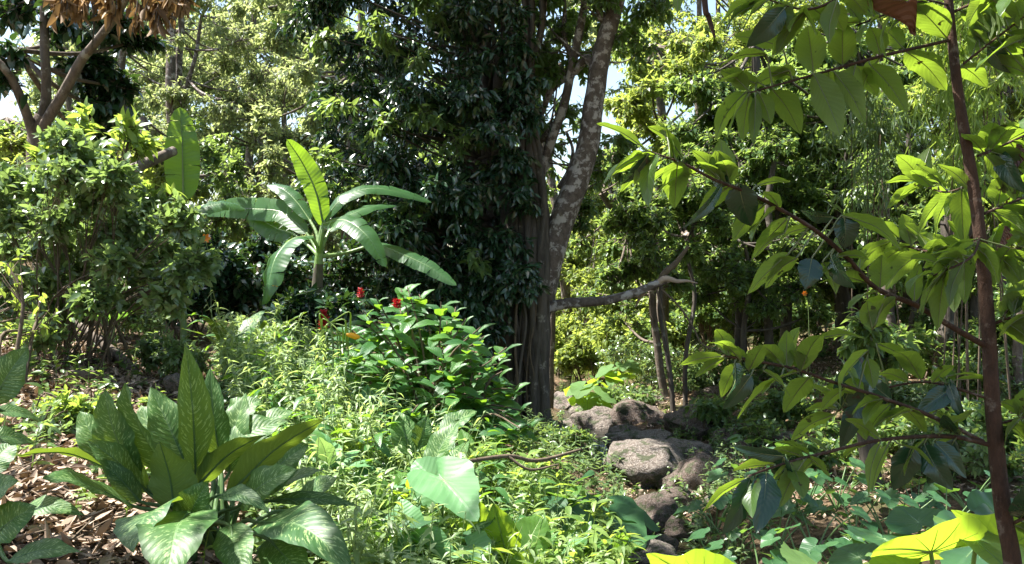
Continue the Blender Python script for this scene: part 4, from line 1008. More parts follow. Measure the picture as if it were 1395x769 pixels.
cane_plant('dumb_cane', 'large dumb cane with white-flecked dark green leaves in the left foreground', W(285,765,2.62), [
 ((266,640,2.6),(252,468,2.5),43,(.7,-.8,.1),.04,.55),
 ((300,625,2.75),(287,500,2.75),44,(-.3,-1,.2),.04),
 ((245,662,2.6),(170,522,2.5),64,(-.6,-.7,.45),.10,.5),
 ((262,655,2.7),(205,528,2.75),56,(.5,-.8,.2),.05,.4),
 ((186,652,2.6),(143,532,2.55),58,(-.35,-.75,.5),.10,.25),
 ((150,640,2.8),(108,560,2.85),38,(.2,-.7,.6),.08),
 ((150,640,2.6),(18,622,2.5),38,(.05,.45,.85),.12,.2,'lance'),
 ((182,690,2.5),(58,652,2.25),50,(-.15,-.65,.75),.16,.15),
 ((238,704,2.45),(217,602,2.4),64,(.2,.95,.1),.06,.25),
 ((192,684,2.55),(136,624,2.5),26,(.1,-.7,.6),.08),
 ((228,690,2.4),(182,752,2.1),74,(-.3,-.4,.85),.12,.15),
 ((258,700,2.35),(226,800,2.0),86,(.0,-.3,.95),.14,.15),
 ((310,678,2.5),(446,570,2.45),50,(-.50,.62,.55),.08,.25),
 ((268,664,2.6),(362,592,2.6),40,(-.5,.6,.6),.10,.25),
 ((296,620,2.8),(392,574,2.85),50,(-.1,-.6,.75),.12,.2),
 ((310,575,2.95),(356,545,3.0),40,(0,-.6,.8),.1,.2),
 ((340,672,2.6),(420,606,2.6),58,(.15,-.7,.7),.08,.25),
 ((352,680,2.65),(440,640,2.6),30,(.1,-.4,.9),.08,.2),
 ((290,678,2.45),(368,698,2.3),26,(.1,-.6,.8),.18,.2,'lance'),
 ((352,712,2.4),(480,775,2.1),66,(.1,-.55,.8),.16,.25),
 ((360,684,2.6),(492,690,2.6),22,(0,-.5,.85),.08,.2,'lance'),
 ((312,716,2.35),(335,790,2.15),46,(.1,-.8,.6),.08,.3),
 ((365,735,2.4),(420,800,2.2),50,(.1,-.7,.6),.1,.2),
 ((405,695,2.8),(460,650,2.8),36,(0,-.5,.8),.1,.2),
 ((240,600,2.9),(232,545,2.95),34,(.1,-.9,.3),.03,.2),
 ((330,600,2.95),(400,560,3.0),36,(0,-.6,.8),.1,.2),
 ((285,640,2.8),(270,512,2.9),50,(.2,-1,.2),.05,.3),((312,645,2.8),(335,535,2.9),48,(-.3,-1,.3),.07,.3),((228,640,2.75),(192,552,2.85),44,(.2,-1,.3),.07,.3),((325,690,2.5),(405,640,2.4),44,(-.1,-.8,.6),.12,.25),((200,670,2.6),(120,600,2.5),40,(.2,-.7,.7),.12,.2),((250,720,2.4),(285,655,2.35),46,(-.1,-1,.2),.06,.25),
], 3)
cane_plant('dumb_cane', 'white-flecked dumb cane cut off by the left edge of the picture', W(-45,740,2.3), [
 ((-10,548,2.2),(38,474,2.2),50,(.1,-.9,.4),.05,.2),
 ((-14,560,2.3),(60,574,2.4),22,(.2,-.5,.85),.1,.2,'lance'),
 ((-20,596,2.2),(48,604,2.3),30,(.2,-.6,.8),.1,.2,'lance'),
 ((-30,690,2.1),(24,655,2.1),50,(.1,-.6,.8),.1,.2),
 ((20,700,2.3),(116,702,2.3),30,(0,-.5,.85),.16,.2,'lance'),
 ((-10,730,2.1),(50,690,2.1),46,(.2,-.8,.5),.1,.3),
 ((10,765,2.1),(112,752,2.1),34,(0,-.5,.85),.12,.2,'lance'),
 ((-20,650,2.3),(20,600,2.4),40,(.1,-.7,.6),.1,.2),
], 5)
# more broad spotted plants in the weeds behind
def rosette(name, label, px, d, nl, Lr, wr, mat, seed, group, prof='ovate', el=(.5,1.2), cat='plant', lift=.12, az=None, up=0):
    g = np.random.default_rng(seed); b = on(px, d, .02+up); r = thing(name, b, label, cat, group)
    for k in range(nl):
        a = k*2.4+g.uniform(-.3,.3) if az is None else g.uniform(*az); e = g.uniform(*el); L = g.uniform(*Lr)
        dr = np.array([math.cos(a)*math.cos(e), math.sin(a)*math.cos(e), math.sin(e)])
        s = b+dr*L*.45+np.array([0,0,lift]); t = s+dr*L+np.array([math.cos(a),math.sin(a),0])*L*.25-np.array([0,0,L*.25*math.cos(e)])
        nv = nrm(np.array([-math.cos(a)*math.sin(e), -math.sin(a)*math.sin(e), math.cos(e)+.2]))
        m = MB(); big_leaf(m, [s, (s+t)/2+nv*L*.1, t], L*wr, nv, prof, n=12, m=4, fold=.25, rnd=g.uniform(0,1), seed=seed+k, rib=.002, wave=.03)
        tube(m, [b, (b+s)/2+dr*.02, s], [.006,.005,.004], seg=5, sub=3, rnd=2.0); m.build('leaf', G_[mat], r)
    return r
rosette('dumb_cane','flecked dumb cane behind the left part of the weeds',318,6.0,9,(.25,.36),.42,'dieff',301,'spotted plants in the weeds')
rosette('dumb_cane','flecked dumb cane left of the lime banana foot herb',360,6.6,8,(.22,.32),.42,'dieff',302,'spotted plants in the weeds')
rosette('dumb_cane','silvery ribbed leaf plant in the middle of the weeds',600,4.1,6,(.2,.28),.42,'dieff',303,'spotted plants in the weeds')
rosette('arum_plant','bluish broad-leaved plant in shade behind the fallen branch',150,6.6,8,(.22,.34),.6,'tarod',304,'arums in the shade')
rosette('arum_plant','bluish broad-leaved plant in shade left of the glossy bushes',215,7.2,8,(.22,.34),.6,'tarod',305,'arums in the shade')
rosette('arum_plant','bluish broad leaves in shade just left of the red-flowered shrub',410,6.8,9,(.2,.3),.55,'tarod',306,'arums in the shade')
for i,(px,d,lab) in enumerate([(545,3.2,'bluish-green broad plant at the bottom beside the dumb cane'),(600,3.1,'broad green plant at the bottom below the big heart leaves'),(500,3.0,'bluish plant between the dumb cane and the bottom edge')]):
    rosette('broad_leaf_plant',lab,px,d,9,(.15,.22),.62,'tarod',310+i,'broad plants along the bottom',lift=.1)
cane_plant('lime_leaf_plant','yellow-green upright broad leaves among the weeds at the bottom', on(680,3.3,0), [
 ((692,762,3.2),(673,686,3.15),44,(-.1,-1,.15),.05,.2),((660,740,3.25),(640,676,3.2),36,(.4,-.9,.2),.05,.25),((648,735,3.3),(628,700,3.3),26,(.1,-.9,.3),.05,.2),
 ((712,755,3.2),(740,700,3.3),46,(.2,-.6,.75),.06,.1),((664,790,3.1),(652,728,3.1),36,(-.3,-.8,.4),.06,.2),((700,800,3.1),(728,745,3.1),36,(.3,-.7,.6),.06,.2),((610,700,3.3),(655,664,3.3),24,(.2,-.4,.9),.05)], 11, 'lime' if False else 'taro', cane=False, stemr=.006)
cane_plant('flecked_leaf_plant','silver-veined leaves catching light above the big heart leaves', on(600,4.3,0), [
 ((585,640,4.0),(626,572,4.1),36,(-.3,-.6,.7),.06,.3),((560,620,4.1),(540,560,4.2),34,(.1,-.7,.7),.06),((570,610,4.1),(583,566,4.1),24,(0,-.9,.4),.04),((630,650,3.9),(668,655,3.9),24,(.1,-.4,.9),.05,.1,'lance'),((600,590,4.4),(650,560,4.5),30,(-.3,-.6,.7),.06,.3)], 12, 'dieff', cane=False, stemr=.006)

# ------------------------------------------------------------------ heart-leaved arums
def arum(name, label, base, leaves, mat, seed, group=None, cat='plant', cup=.10, stemr=.008, wave=.03, torn=.010, ribs=.0028):
    r = thing(name, base, label, cat, group)
    for k, (j, t, w, nv, *rest) in enumerate(leaves):
        J = W(*j); T = W(*t); m = MB(); g = np.random.default_rng(seed*7+k)
        heart_leaf(m, J, T, pxr(w, (j[2]+t[2])/2), nv, cup=rest[0] if rest else cup, seed=seed+k, rnd=g.uniform(0,1), wave=wave, droop=rest[1] if len(rest) > 1 else .12, torn=torn, ribs=ribs)
        b = np.asarray(base)+g.normal(size=3)*np.array([.03,.03,0])
        tube(m, [b, b*.5+J*.5+(np.array([T[0]-J[0], T[1]-J[1], 0]))*-.15, J], [stemr*1.2, stemr, stemr*.6], seg=8, rnd=2.0)
        m.build('leaf', G_[mat], r)
    return r
arum('elephant_ear', 'elephant ear with glowing yellow-green leaves at the bottom right corner', on(1290,2.4,-.02), [
 ((1268,752,1.9),(1180,735,1.72),150,(.05,.72,.62),.10,.10),
 ((1375,742,2.0),(1296,690,2.0),120,(-.1,.35,.9),.22,.05),
 ((1330,738,1.95),(1395,790,1.8),120,(.3,-.55,.8),.12,.1),
 ((1240,775,1.9),(1180,790,1.8),90,(0,-.5,.9),.1,.1)], 'taro', 21, wave=.02)
arum('elephant_ear', 'elephant ear blade glowing yellow-green at the bottom centre beside the stream', on(930,2.6,-.02), [
 ((960,800,2.1),(880,742,2.0),110,(-.3,.5,.8),.12,.1), ((965,810,2.1),(1010,800,1.9),100,(.2,-.4,.9),.1,.1)], 'taro', 22)
arum('elephant_ear', 'pale green elephant ear leaves low at the bottom edge right of centre', on(1110,3.0,-.02), [
 ((1110,775,2.4),(1075,765,2.3),110,(0,-.35,.95),.1,.1), ((1130,800,2.4),(1170,790,2.3),100,(.2,-.4,.9),.1,.1)], 'taro', 23)
arum('elephant_ear', 'shaded elephant ear behind the glowing leaves at bottom right', on(1240,3.2,-.02), [
 ((1252,712,2.7),(1222,688,2.8),100,(0,-.55,.85),.08,.05), ((1205,735,2.6),(1240,762,2.4),110,(.1,-.5,.85),.08,.1), ((1330,745,2.4),(1300,775,2.2),130,(.1,-.5,.85),.08,.1),
 ((1385,735,2.6),(1400,790,2.3),120,(.1,-.5,.85),.08,.1), ((1170,760,2.7),(1140,742,2.8),90,(-.1,-.5,.85),.08,.1), ((1360,700,3.0),(1395,680,3.1),80,(.1,-.5,.85),.08,.1)], 'tarod', 24)
arum('heart_leaf_arum', 'pair of big pale green heart-shaped leaves in the middle of the weeds', on(610,3.5,-.02), [
 ((592,656,3.25),(560,624,3.3),74,(-.25,-.75,.6),.06,.15), ((604,654,3.12),(652,700,2.95),92,(.15,-.65,.75),.08,.2), ((550,712,3.1),(548,678,3.15),60,(-.2,-.9,.3),.1), ((588,742,3.0),(596,716,3.0),70,(0,-.7,.7),.08), ((640,745,3.0),(668,760,2.9),60,(.1,-.7,.7),.08), ((545,760,2.95),(522,748,2.95),70,(0,-.7,.7),.08)], 'mint', 25)
for i,(px,d,mt,lab) in enumerate([(735,3.6,'mint','pale broad plant right of the upright yellow-green leaves'),(780,4.0,'flowershrub','broad green plant at the end of the dry twig'),(700,3.9,'lime','lime broad-leaved plant behind the upright yellow-green leaves'),(800,3.5,'lime','lime broad-leaved plant near the bottom edge by the stones'),(660,3.7,'flowershrub','green broad plant between the heart leaves and dry twig'),(840,4.4,'flowershrub','broad plant hanging over the stream stones'),(520,3.6,'mint','pale broad plant left of the heart leaves'),(470,4.2,'lime','lime broad plant among weeds right of the dumb cane')]):
    rosette('broad_leaf_plant',lab,px,d,8,(.12,.20),.5,mt,340+i,'broad plants among the weeds',lift=.12)
for i,(px,d,mt,lab) in enumerate([(570,4.4,'mint','pale broad plant left of the silvery leaves above the heart leaves'),(640,4.7,'taro','lime broad plant below the red-flowered shrub'),(500,5.0,'mint','pale broad plant in the weeds left of the red-flowered shrub'),(440,5.6,'mint','pale broad plant in the weeds below the catkins'),(760,4.5,'taro','lime broad plant above the end of the dry twig'),(720,3.3,'taro','glowing lime broad plant at the bottom edge right of the heart leaves'),(385,6.2,'taro','lime broad plant far back in the weeds'),(560,3.7,'taro','lime broad plant behind the left heart leaf'),(450,3.6,'mint','pale broad plant against the right side of the dumb cane')]):
    rosette('broad_leaf_plant',lab,px,d,9,(.11,.19),.52,mt,370+i,'broad plants among the weeds',lift=.2)
gA = np.random.default_rng(31)
low_proto = []
def low_arum(px, d, seed, label, mat='tarod', Lr=(.07,.12), n=7, h=(.12,.34), group='low arums on the right bank'):
    g = np.random.default_rng(seed); b = on(px, d, -.01); r = thing('low_arum', b, label, 'plant', group); 
    for k in range(n):
        a = k*2.4+g.uniform(-.4,.4); hh = g.uniform(*h); rad = g.uniform(.08,.26)
        J = b+np.array([math.cos(a)*rad, math.sin(a)*rad, hh]); L = g.uniform(*Lr)
        T = J+np.array([math.cos(a)*L*.9, math.sin(a)*L*.9, -L*.35]); m = MB()
        heart_leaf(m, J, T, L*1.35, (g.uniform(-.2,.2), g.uniform(-.35,0), 1), cup=.1, seed=seed+k, rnd=g.uniform(0,1))
        tube(m, [b, (b+J)/2+np.array([0,0,.03]), J], [.006,.005,.003], seg=5, sub=3, rnd=2.0)
        m.build('leaf', G_[mat], r)
    return r
_low = [(1010,6.2),(1050,5.9),(1095,5.8),(1140,5.9),(1000,5.3),(1060,5.2),(1110,5.1),(1165,5.3),(985,4.6),(1040,4.5),(1100,4.4),(1210,5.2),(1250,5.6),(1150,4.5),(1290,5.2),(1030,6.9),(975,5.8),(1320,5.6),(1080,6.6)]
for i,(px,d) in enumerate(_low):
    side = 'left' if px < 1080 else ('middle' if px < 1200 else 'right')
    low_arum(px, d, 400+i, 'low shade-grown arum with dull green heart leaves on the right bank floor')
for i,(px,d,lab) in enumerate([(820,12.2,'bright arum on the bank just above the slanting slab'),(800,11.6,'lime arum beside the white stone near the fluted trunk'),(850,12.6,'arum above the reddish-brown boulder')]):
    low_arum(px, d, 440+i, lab, 'taro', (.16,.3), 8, (.2,.6), 'arums by the clearing')
for i,(px,d,lab) in enumerate([(760,5.0,'arum with torn lit leaves hanging over the stream'),(800,5.4,'dark arum at the stream edge left of the wet boulder'),(735,4.4,'arum among lime weeds above the bottom edge')]):
    low_arum(px, d, 450+i, lab, 'tarod', (.18,.28), 7, (.1,.35), 'arums on the left stream edge')

# ------------------------------------------------------------------ broad-leaved shrub with red flowers
fs = thing('red_flowered_shrub', on(590,5.6), 'broad-leaved green shrub with red flower heads left of the fluted trunk', 'shrub')
g = np.random.default_rng(55); lm = MB(); sm = MB()
base = on(590,5.6)
tips = []
for px, py in [(462,440),(490,418),(520,405),(545,392),(575,400),(604,412),(500,455),(535,440),(565,430),(600,440),(630,435),(655,450),(520,480),(560,470),(595,475),(630,470),(660,478),(690,470),(480,480),(540,510),(580,505),(615,505),(650,505),(685,505),(700,530),(560,540),(600,540),(640,540),(675,545),(710,560),(450,470),(470,510),(500,440),(545,455),(585,455),(555,490),(600,520),(570,560),(620,545),(650,530),(505,520),(530,545),(620,570),(660,580),(700,580),(735,590)]:
    tips += [W(px+g.uniform(-10,10), py+g.uniform(-6,6), 5.6+g.uniform(-.5,.5)+(py-480)*-.004), W(px+g.uniform(-25,25), py+g.uniform(0,22), 5.9+g.uniform(-.3,.5)+(py-480)*-.004)]
for tpt in tips:
    a = base+g.normal(size=3)*np.array([.15,.15,0]); mid = a*.5+tpt*.5+np.array([0,0,.15])
    tube(sm, [a, mid, tpt], [.010,.008,.004], seg=6, sub=4, wob=.4)
    ax = nrm(tpt-mid+np.array([0,0,.15]))
    n = 9
    for k in range(n):
        f = k/n; s = tpt-ax*(.05+f*.22); an = k*2.4+g.uniform(-.3,.3)
        out = nrm(np.array([math.cos(an), math.sin(an), 0])); e = .75-f*1.15+g.uniform(-.2,.2)
        dr = nrm(out*math.cos(e)+np.array([0,0,math.sin(e)])); L = g.uniform(.13,.25)*(.7+.4*f)
        t = s+dr*L-np.array([0,0,L*.25]); nv = nrm(np.array([0,-.35,1.])-out*math.sin(e)*.8)
        big_leaf(lm, [s, (s+t)/2+nv*L*.08, t], L*g.uniform(.42,.54), nv, 'ovate', n=9, m=3, fold=.3, rnd=g.uniform(0,1), seed=k)
lm.build('foliage', G_['flowershrub'], fs); sm.build('stems', G_['bark_twig'], fs)
def flower_head(px, py, d, hpx, wpx, mat, n, seed, name='flower_head', parent=None, lab=None):
    g = np.random.default_rng(seed); m = MB(); c = W(px, py, d); h = pxr(hpx, d); w = pxr(wpx, d)
    t = g.uniform(0, 1, n); pos = c+np.column_stack([g.normal(size=n)*w*.08, g.normal(size=n)*w*.08, (t-.5)*h*.8])
    a = g.uniform(0, 6.28, n); dr = nrm(np.column_stack([np.cos(a), np.sin(a), g.uniform(.2, 1.2, n)]))
    put_leaves(m, 'ovate', pos, dr, rand_dirs(n, g), w*.55*(1-.4*t), w*.16, .1, .4)
    o = m.build(name, mat, parent); 
    if lab: o['label'] = lab
    return o
flower_head(491,400,5.7,16,13,G_['red'],50,1,parent=fs)
flower_head(540,415,5.3,16,16,G_['red'],50,2,parent=fs)
fl2 = thing('red_flower_spike', on(440,6.4), 'deep red flower spike in the shade beside the yellow catkins', 'flower')
m = MB(); tube(m, [on(440,6.4), W(438,500,6.4), W(441,455,6.4)], [.010,.008,.005], seg=6, rnd=2.0); m.build('stem', G_['weed'], fl2)
flower_head(441,438,6.4,36,16,G_['red'],150,3,parent=fl2)
# pendulous yellow-green catkins
ck = thing('catkin_plant', on(452,5.2), 'yellow-green plant with dangling catkins left of the red-flowered shrub', 'plant'); m = MB()
for k in range(14):
    x = 452+g.uniform(-18,24); y = 432+g.uniform(-4,24)
    tube(m, [W(450,440,5.2), W(x,y-4,5.2+g.uniform(-.05,.05)), W(x+2,y+g.uniform(8,20),5.2), W(x+3,y+g.uniform(24,40),5.2)], [.003,.004,.006,.003], seg=5, sub=4, rnd=.9)
m.build('catkins', G_['lime'], ck)
m = MB(); tube(m, [on(452,5.2), W(454,490,5.2), W(450,440,5.2)], [.006,.005,.004], seg=6); m.build('stem', G_['weed'], ck)
def lone_flower(px, py, d, s, mat, label, seed):
    g = np.random.default_rng(seed); r = thing('flower', W(px,py,d), label, 'flower'); m = MB(); n = 6
    a = np.arange(n)*2*PI/n; dr = np.column_stack([np.cos(a), np.full(n, -.45), np.sin(a)])
    put_leaves(m, 'round', np.repeat(W(px,py,d)[None], n, 0), dr, np.repeat([[0,-1,0]], n, 0), pxr(s,d), pxr(s,d)*.6, .2, .2); m.build('petals', mat, r)
    m = MB(); tube(m, [W(px,py,d), W(px+1,py+s*1.5,d+.05), W(px+5,py+s*5,d+.1), on(px+8,d+.12)], [.006,.003,.003,.005], seg=5); m.build('stem', G_['weed'], r)
lone_flower(281,325,8.0,7,G_['orange'],'small orange flower in front of the dark bush left of the banana',1)
lone_flower(375,385,7.8,7,G_['yellow'],'small yellow-orange flower on the hanging banana leaf',2)
lone_flower(1096,400,10.5,4,G_['orange'],'tiny orange flower in the dark between sapling leaves and path',3)
yb = thing('yellow_flower', W(484,457,5.0), 'single yellow tubular flower beside the catkins', 'flower'); m = MB()
tube(m, [W(472,456,5), W(478,457,5), W(485,459,5), W(490,460,5)], [.008,.016,.017,.008], seg=8); m.build('petals', G_['yellow'], yb)

# ------------------------------------------------------------------ sunlit weeds (uncountable ground cover)
def weed_mass(name, spots, mat, L, Wr, tpl, hr, nl, seed, droop, stem=True, curve=.5, top=0):
    g = np.random.default_rng(seed); m = MB()
    n = len(spots); b = np.column_stack([spots, G(spots[:, 0], spots[:, 1])]); H = g.uniform(*hr, n)
    lean = g.normal(size=(n, 2))*.18*H[:, None]
    tipp = b+np.column_stack([lean, H]); midp = (b+tipp)/2-np.column_stack([lean*.2, np.zeros(n)])
    thin(m, b, midp, .003, .0025); thin(m, midp, tipp, .0025, .0015)
    m.r = [np.full(len(x), 2.0, np.float32) for x in m.r]
    t = np.sort(g.uniform(.25, 1.0, (n, nl)), axis=1)
    pos = np.where(t[..., None] < .5, b[:, None]+(midp-b)[:, None]*(t*2)[..., None], midp[:, None]+(tipp-midp)[:, None]*(t*2-1)[..., None]).reshape(-1, 3)
    k = len(pos); a = g.uniform(0, 6.28, k); e = (g.uniform(-.3, .8, k)+np.repeat(0, k))
    dr = np.column_stack([np.cos(a)*np.cos(e), np.sin(a)*np.cos(e), np.sin(e)])
    nn = nrm(np.column_stack([-np.cos(a)*np.sin(e), -np.sin(a)*np.sin(e), np.cos(e)])+g.normal(size=(k, 3))*.25)
    sz = (1.25-.6*t.reshape(-1))*g.uniform(.6, 1.3, k)
    put_leaves(m, tpl, pos, dr, nn, L*sz, L*Wr*sz, droop*g.uniform(.5, 1.5, k), .35, np.clip(g.uniform(0, 1, k), 0, 1))
    o = m.build(name, mat); o['kind'] = 'stuff'; return o
def region(poly_rows, n, g):
    """rows (d, px0, px1)"""
    ds = np.array([r[0] for r in poly_rows]); a = np.array([r[1] for r in poly_rows]); b = np.array([r[2] for r in poly_rows])
    d = g.uniform(ds[0], ds[-1], n); x0 = np.interp(d, ds, a); x1 = np.interp(d, ds, b); px = g.uniform(x0, x1)
    return np.column_stack([(px-697.5)/FP*d, d])
g = np.random.default_rng(66)
rows = [(2.6,470,800),(3.2,420,850),(4.0,370,800),(5.0,310,700),(6.0,300,540),(7.2,300,470)]
weed_mass('weeds', region(rows, 1300, g), G_['weed'], .070, .27, 'lance', (.14,.46), 22, 67, .6)
weed_mass('broad_weeds', region([(2.7,500,830),(3.6,600,860),(4.6,620,840),(5.6,600,760)], 520, g), G_['lime'], .115, .36, 'ovate', (.12,.44), 11, 68, .4)
weed_mass('leafy_weeds', region([(3.6,380,780),(5,320,700),(6.6,290,520)], 320, g), G_['flowershrub'], .12, .42, 'ovate', (.15,.5), 9, 72, .4)
weed_mass('tall_weeds', region([(4.0,440,600),(5,330,480),(6.6,290,440)], 90, g), G_['weed'], .08, .26, 'lance', (.35,.62), 26, 73, .7)
weed_mass('ground_weeds', region([(2.8,330,820),(4,330,800),(5.5,300,640)], 900, g), G_['shrub'], .05, .6, 'ovate', (.03,.14), 12, 69, .2)
weed_mass('bank_weeds', np.vstack([scatter(260, (850,1400), (4.5,12)), scatter(120, (-60,300), (3,7))]), G_['mid'], .06, .45, 'ovate', (.05,.22), 12, 70, .25)
weed_mass('stream_side_weeds', np.vstack([scatter(260, (700,850), (4.4,8.6)), scatter(120, (760,900), (11,15)), scatter(150, (900,1010), (4.8,9.5))]), G_['shrub'], .07, .35, 'lance', (.05,.3), 14, 71, .3)
# bits of broken twig over the litter
def twig_bits(name, pts, seed):
    g = np.random.default_rng(seed); n = len(pts); a = np.column_stack([pts, G(pts[:, 0], pts[:, 1])+.012]); an = g.uniform(0, 6.28, n); l = g.uniform(.05, .28, n)
    b = a+np.column_stack([np.cos(an)*l, np.sin(an)*l, g.uniform(-.01, .05, n)]); b[:, 2] = np.maximum(b[:, 2], G(b[:, 0], b[:, 1])+.005)
    m = MB(); thin(m, a, b, g.uniform(.0015, .005, n)); o = m.build(name, G_['bark_twig']); o['kind'] = 'stuff'
twig_bits('twig_litter', np.vstack([scatter(500, (-100, 330), (1.8, 6)), scatter(500, (850, 1450), (4, 13))]), 5)
weed_mass('seedlings', scatter(90, (-60, 330), (2.4, 6)), G_['lime'], .05, .5, 'ovate', (.04,.16), 7, 74, .2)
# lime drooping sprig plants at the front (countable)
def sprig_plant(px, d, h, label, seed, mat='lime', L=.12):
    g = np.random.default_rng(seed); b = on(px, d); r = thing('sprig_plant', b, label, 'plant', 'lime plants among the weeds'); sm = MB(); lm = MB()
    for s in range(5):
        e = b+np.array([g.uniform(-.16,.16), g.uniform(-.12,.12), h*g.uniform(.7,1.05)]); mid = (b+e)/2+np.array([0,0,.04])
        tube(sm, [b, mid, e], [.006,.005,.003], seg=5, sub=3, rnd=2.0)
        for k in range(11):
            f = k/11; p = e*(1-f*.55)+b*f*.55; a = k*2.4+g.uniform(-.3,.3); el = .9-f*1.2
            dr = np.array([math.cos(a)*math.cos(el), math.sin(a)*math.cos(el), math.sin(el)]); l = L*g.uniform(.7,1.2)
            t = p+dr*l-np.array([0,0,l*.45]); nv = nrm(np.array([-math.cos(a)*math.sin(el), -math.sin(a)*math.sin(el), math.cos(el)+.3]))
            big_leaf(lm, [p, (p+t)/2+nv*l*.12, t], l*.3, nv, 'lance', n=8, m=2, fold=.35, rnd=g.uniform(0,1), seed=k)
    sm.build('stems', G_['weed'], r); lm.build('foliage', G_[mat], r)
for i,(px,d,h,lab) in enumerate([(640,4.4,.42,'lime drooping-leaved plant at the left of the front group'),(672,4.3,.5,'lime plant with hanging leaves below the shrub edge'),(705,4.6,.5,'yellow-green plant close to the foot of the fluted trunk'),(735,4.2,.42,'lime plant above the dry forked twig'),(770,4.3,.34,'lime plant leaning over the dry twig end'),(760,3.7,.3,'lime plant right of the upright yellow leaves'),(800,3.9,.26,'low lime plant near the stream edge'),(720,5.2,.5,'bright plant tip rising in front of the dark trunk'),(810,3.4,.26,'low lime plant at the bottom edge beside the stones'),(745,3.3,.24,'low lime plant at the bottom edge')]):
    sprig_plant(px, d, h, lab, 500+i)

# ------------------------------------------------------------------ foreground sapling
sp = thing('sapling', on(1395,1.5,-.02), 'slender reddish-brown sapling with large drooping leaves in the right foreground', 'sapling')
DS = 1.5
sm = MB(); tube(sm, [on(1400,1.5,-.1), W(1392,900,1.5), W(1380,769,1.5), W(1366,690,1.5), W(1353,560,1.5), W(1346,440,1.5), W(1336,330,1.5), W(1324,240,1.5), W(1306,130,1.5), W(1293,10,1.5), W(1288,-80,1.5), W(1270,-260,1.5)],
     [.018,.0165,.0150,.0140,.0130,.012,.0108,.0098,.0088,.0078,.007,.004], seg=14, sub=8, rough=.03); sm.build('trunk', G_['bark_red'], sp)
BR = {
 'A': [(1296,55,1.5,.0045),(1200,76,1.47,.004),(1105,102,1.43,.003),(1060,115,1.4,.0025),(1014,128,1.38,.002)],
 'B': [(1340,470,1.5,.0085),(1290,442,1.46,.0075),(1245,415,1.42,.007),(1190,392,1.38,.006),(1150,350,1.34,.0055),(1110,315,1.3,.005),(1060,285,1.27,.0045),(1015,262,1.25,.004),(975,247,1.23,.0035),(930,224,1.2,.003),(882,207,1.18,.002)],
 'C': [(1347,606,1.5,.006),(1292,595,1.47,.0055),(1200,600,1.42,.0045),(1116,620,1.36,.004),(1070,632,1.33,.003),(1020,650,1.3,.0025)],
 'D': [(1340,602,1.5,.0055),(1270,568,1.46,.0055),(1191,539,1.42,.0045),(1130,520,1.38,.004),(1080,503,1.35,.0035),(1010,490,1.3,.003),(985,486,1.28,.002)],
 'E': [(1343,542,1.5,.004),(1290,526,1.52,.0035),(1249,521,1.54,.003),(1190,535,1.55,.003),(1140,562,1.56,.002)],
 'F': [(1300,17,1.5,.004),(1339,0,1.45,.0035),(1395,-20,1.4,.003)],
 'H': [(1311,88,1.5,.0035),(1350,58,1.48,.003),(1400,20,1.46,.0025)],
 'I': [(1330,212,1.5,.004),(1362,199,1.52,.0035),(1410,178,1.54,.003)],
 'J': [(1338,290,1.5,.004),(1370,278,1.55,.0035),(1410,262,1.6,.003)],
 'K': [(1343,346,1.5,.0035),(1370,340,1.54,.003),(1410,336,1.6,.003)],
 'L': [(1352,440,1.5,.0045),(1375,432,1.48,.004),(1410,426,1.46,.003)],
 'M': [(1363,577,1.5,.0035),(1390,570,1.5,.003),(1410,566,1.5,.003)],
 'N': [(1376,716,1.5,.005),(1395,707,1.47,.0045),(1415,700,1.45,.004)],
 'O': [(1279,-170,1.5,.006),(1200,-60,1.36,.005),(1150,-10,1.32,.0035),(1100,13,1.33,.003),(1047,0,1.33,.002),(1020,-15,1.32,.002)],
 'Q': [(1292,8,1.5,.0035),(1255,2,1.46,.003),(1200,22,1.42,.0025),(1165,35,1.4,.002)],
 'R': [(1322,250,1.5,.003),(1285,262,1.7,.003),(1247,248,1.85,.002)],
 'S': [(1330,310,1.5,.0035),(1300,345,1.7,.003),(1250,340,1.85,.003),(1200,325,1.95,.002)],
 'U': [(1333,320,1.5,.003),(1320,350,1.4,.003),(1270,375,1.38,.002)],
 'T': [(1322,112,1.5,.003),(1240,140,1.55,.002)],
}
BRO = {}
BPTS = {}
for k, pts in BR.items():
    if k == 'T': continue
    m = MB(); tube(m, [W(*p[:3]) for p in pts], [p[3]*.68 for p in pts], seg=8, sub=5, wob=.8, rough=.05)
    BRO[k] = m.build('branch', G_['bark_red'], sp)
    S = spline(np.array([p[:3] for p in pts], float), 6); BPTS[k] = S
LV = []  # (bx,by,tx,ty,w, kind) kind: n normal, g glossy dark top side, b turned to the light
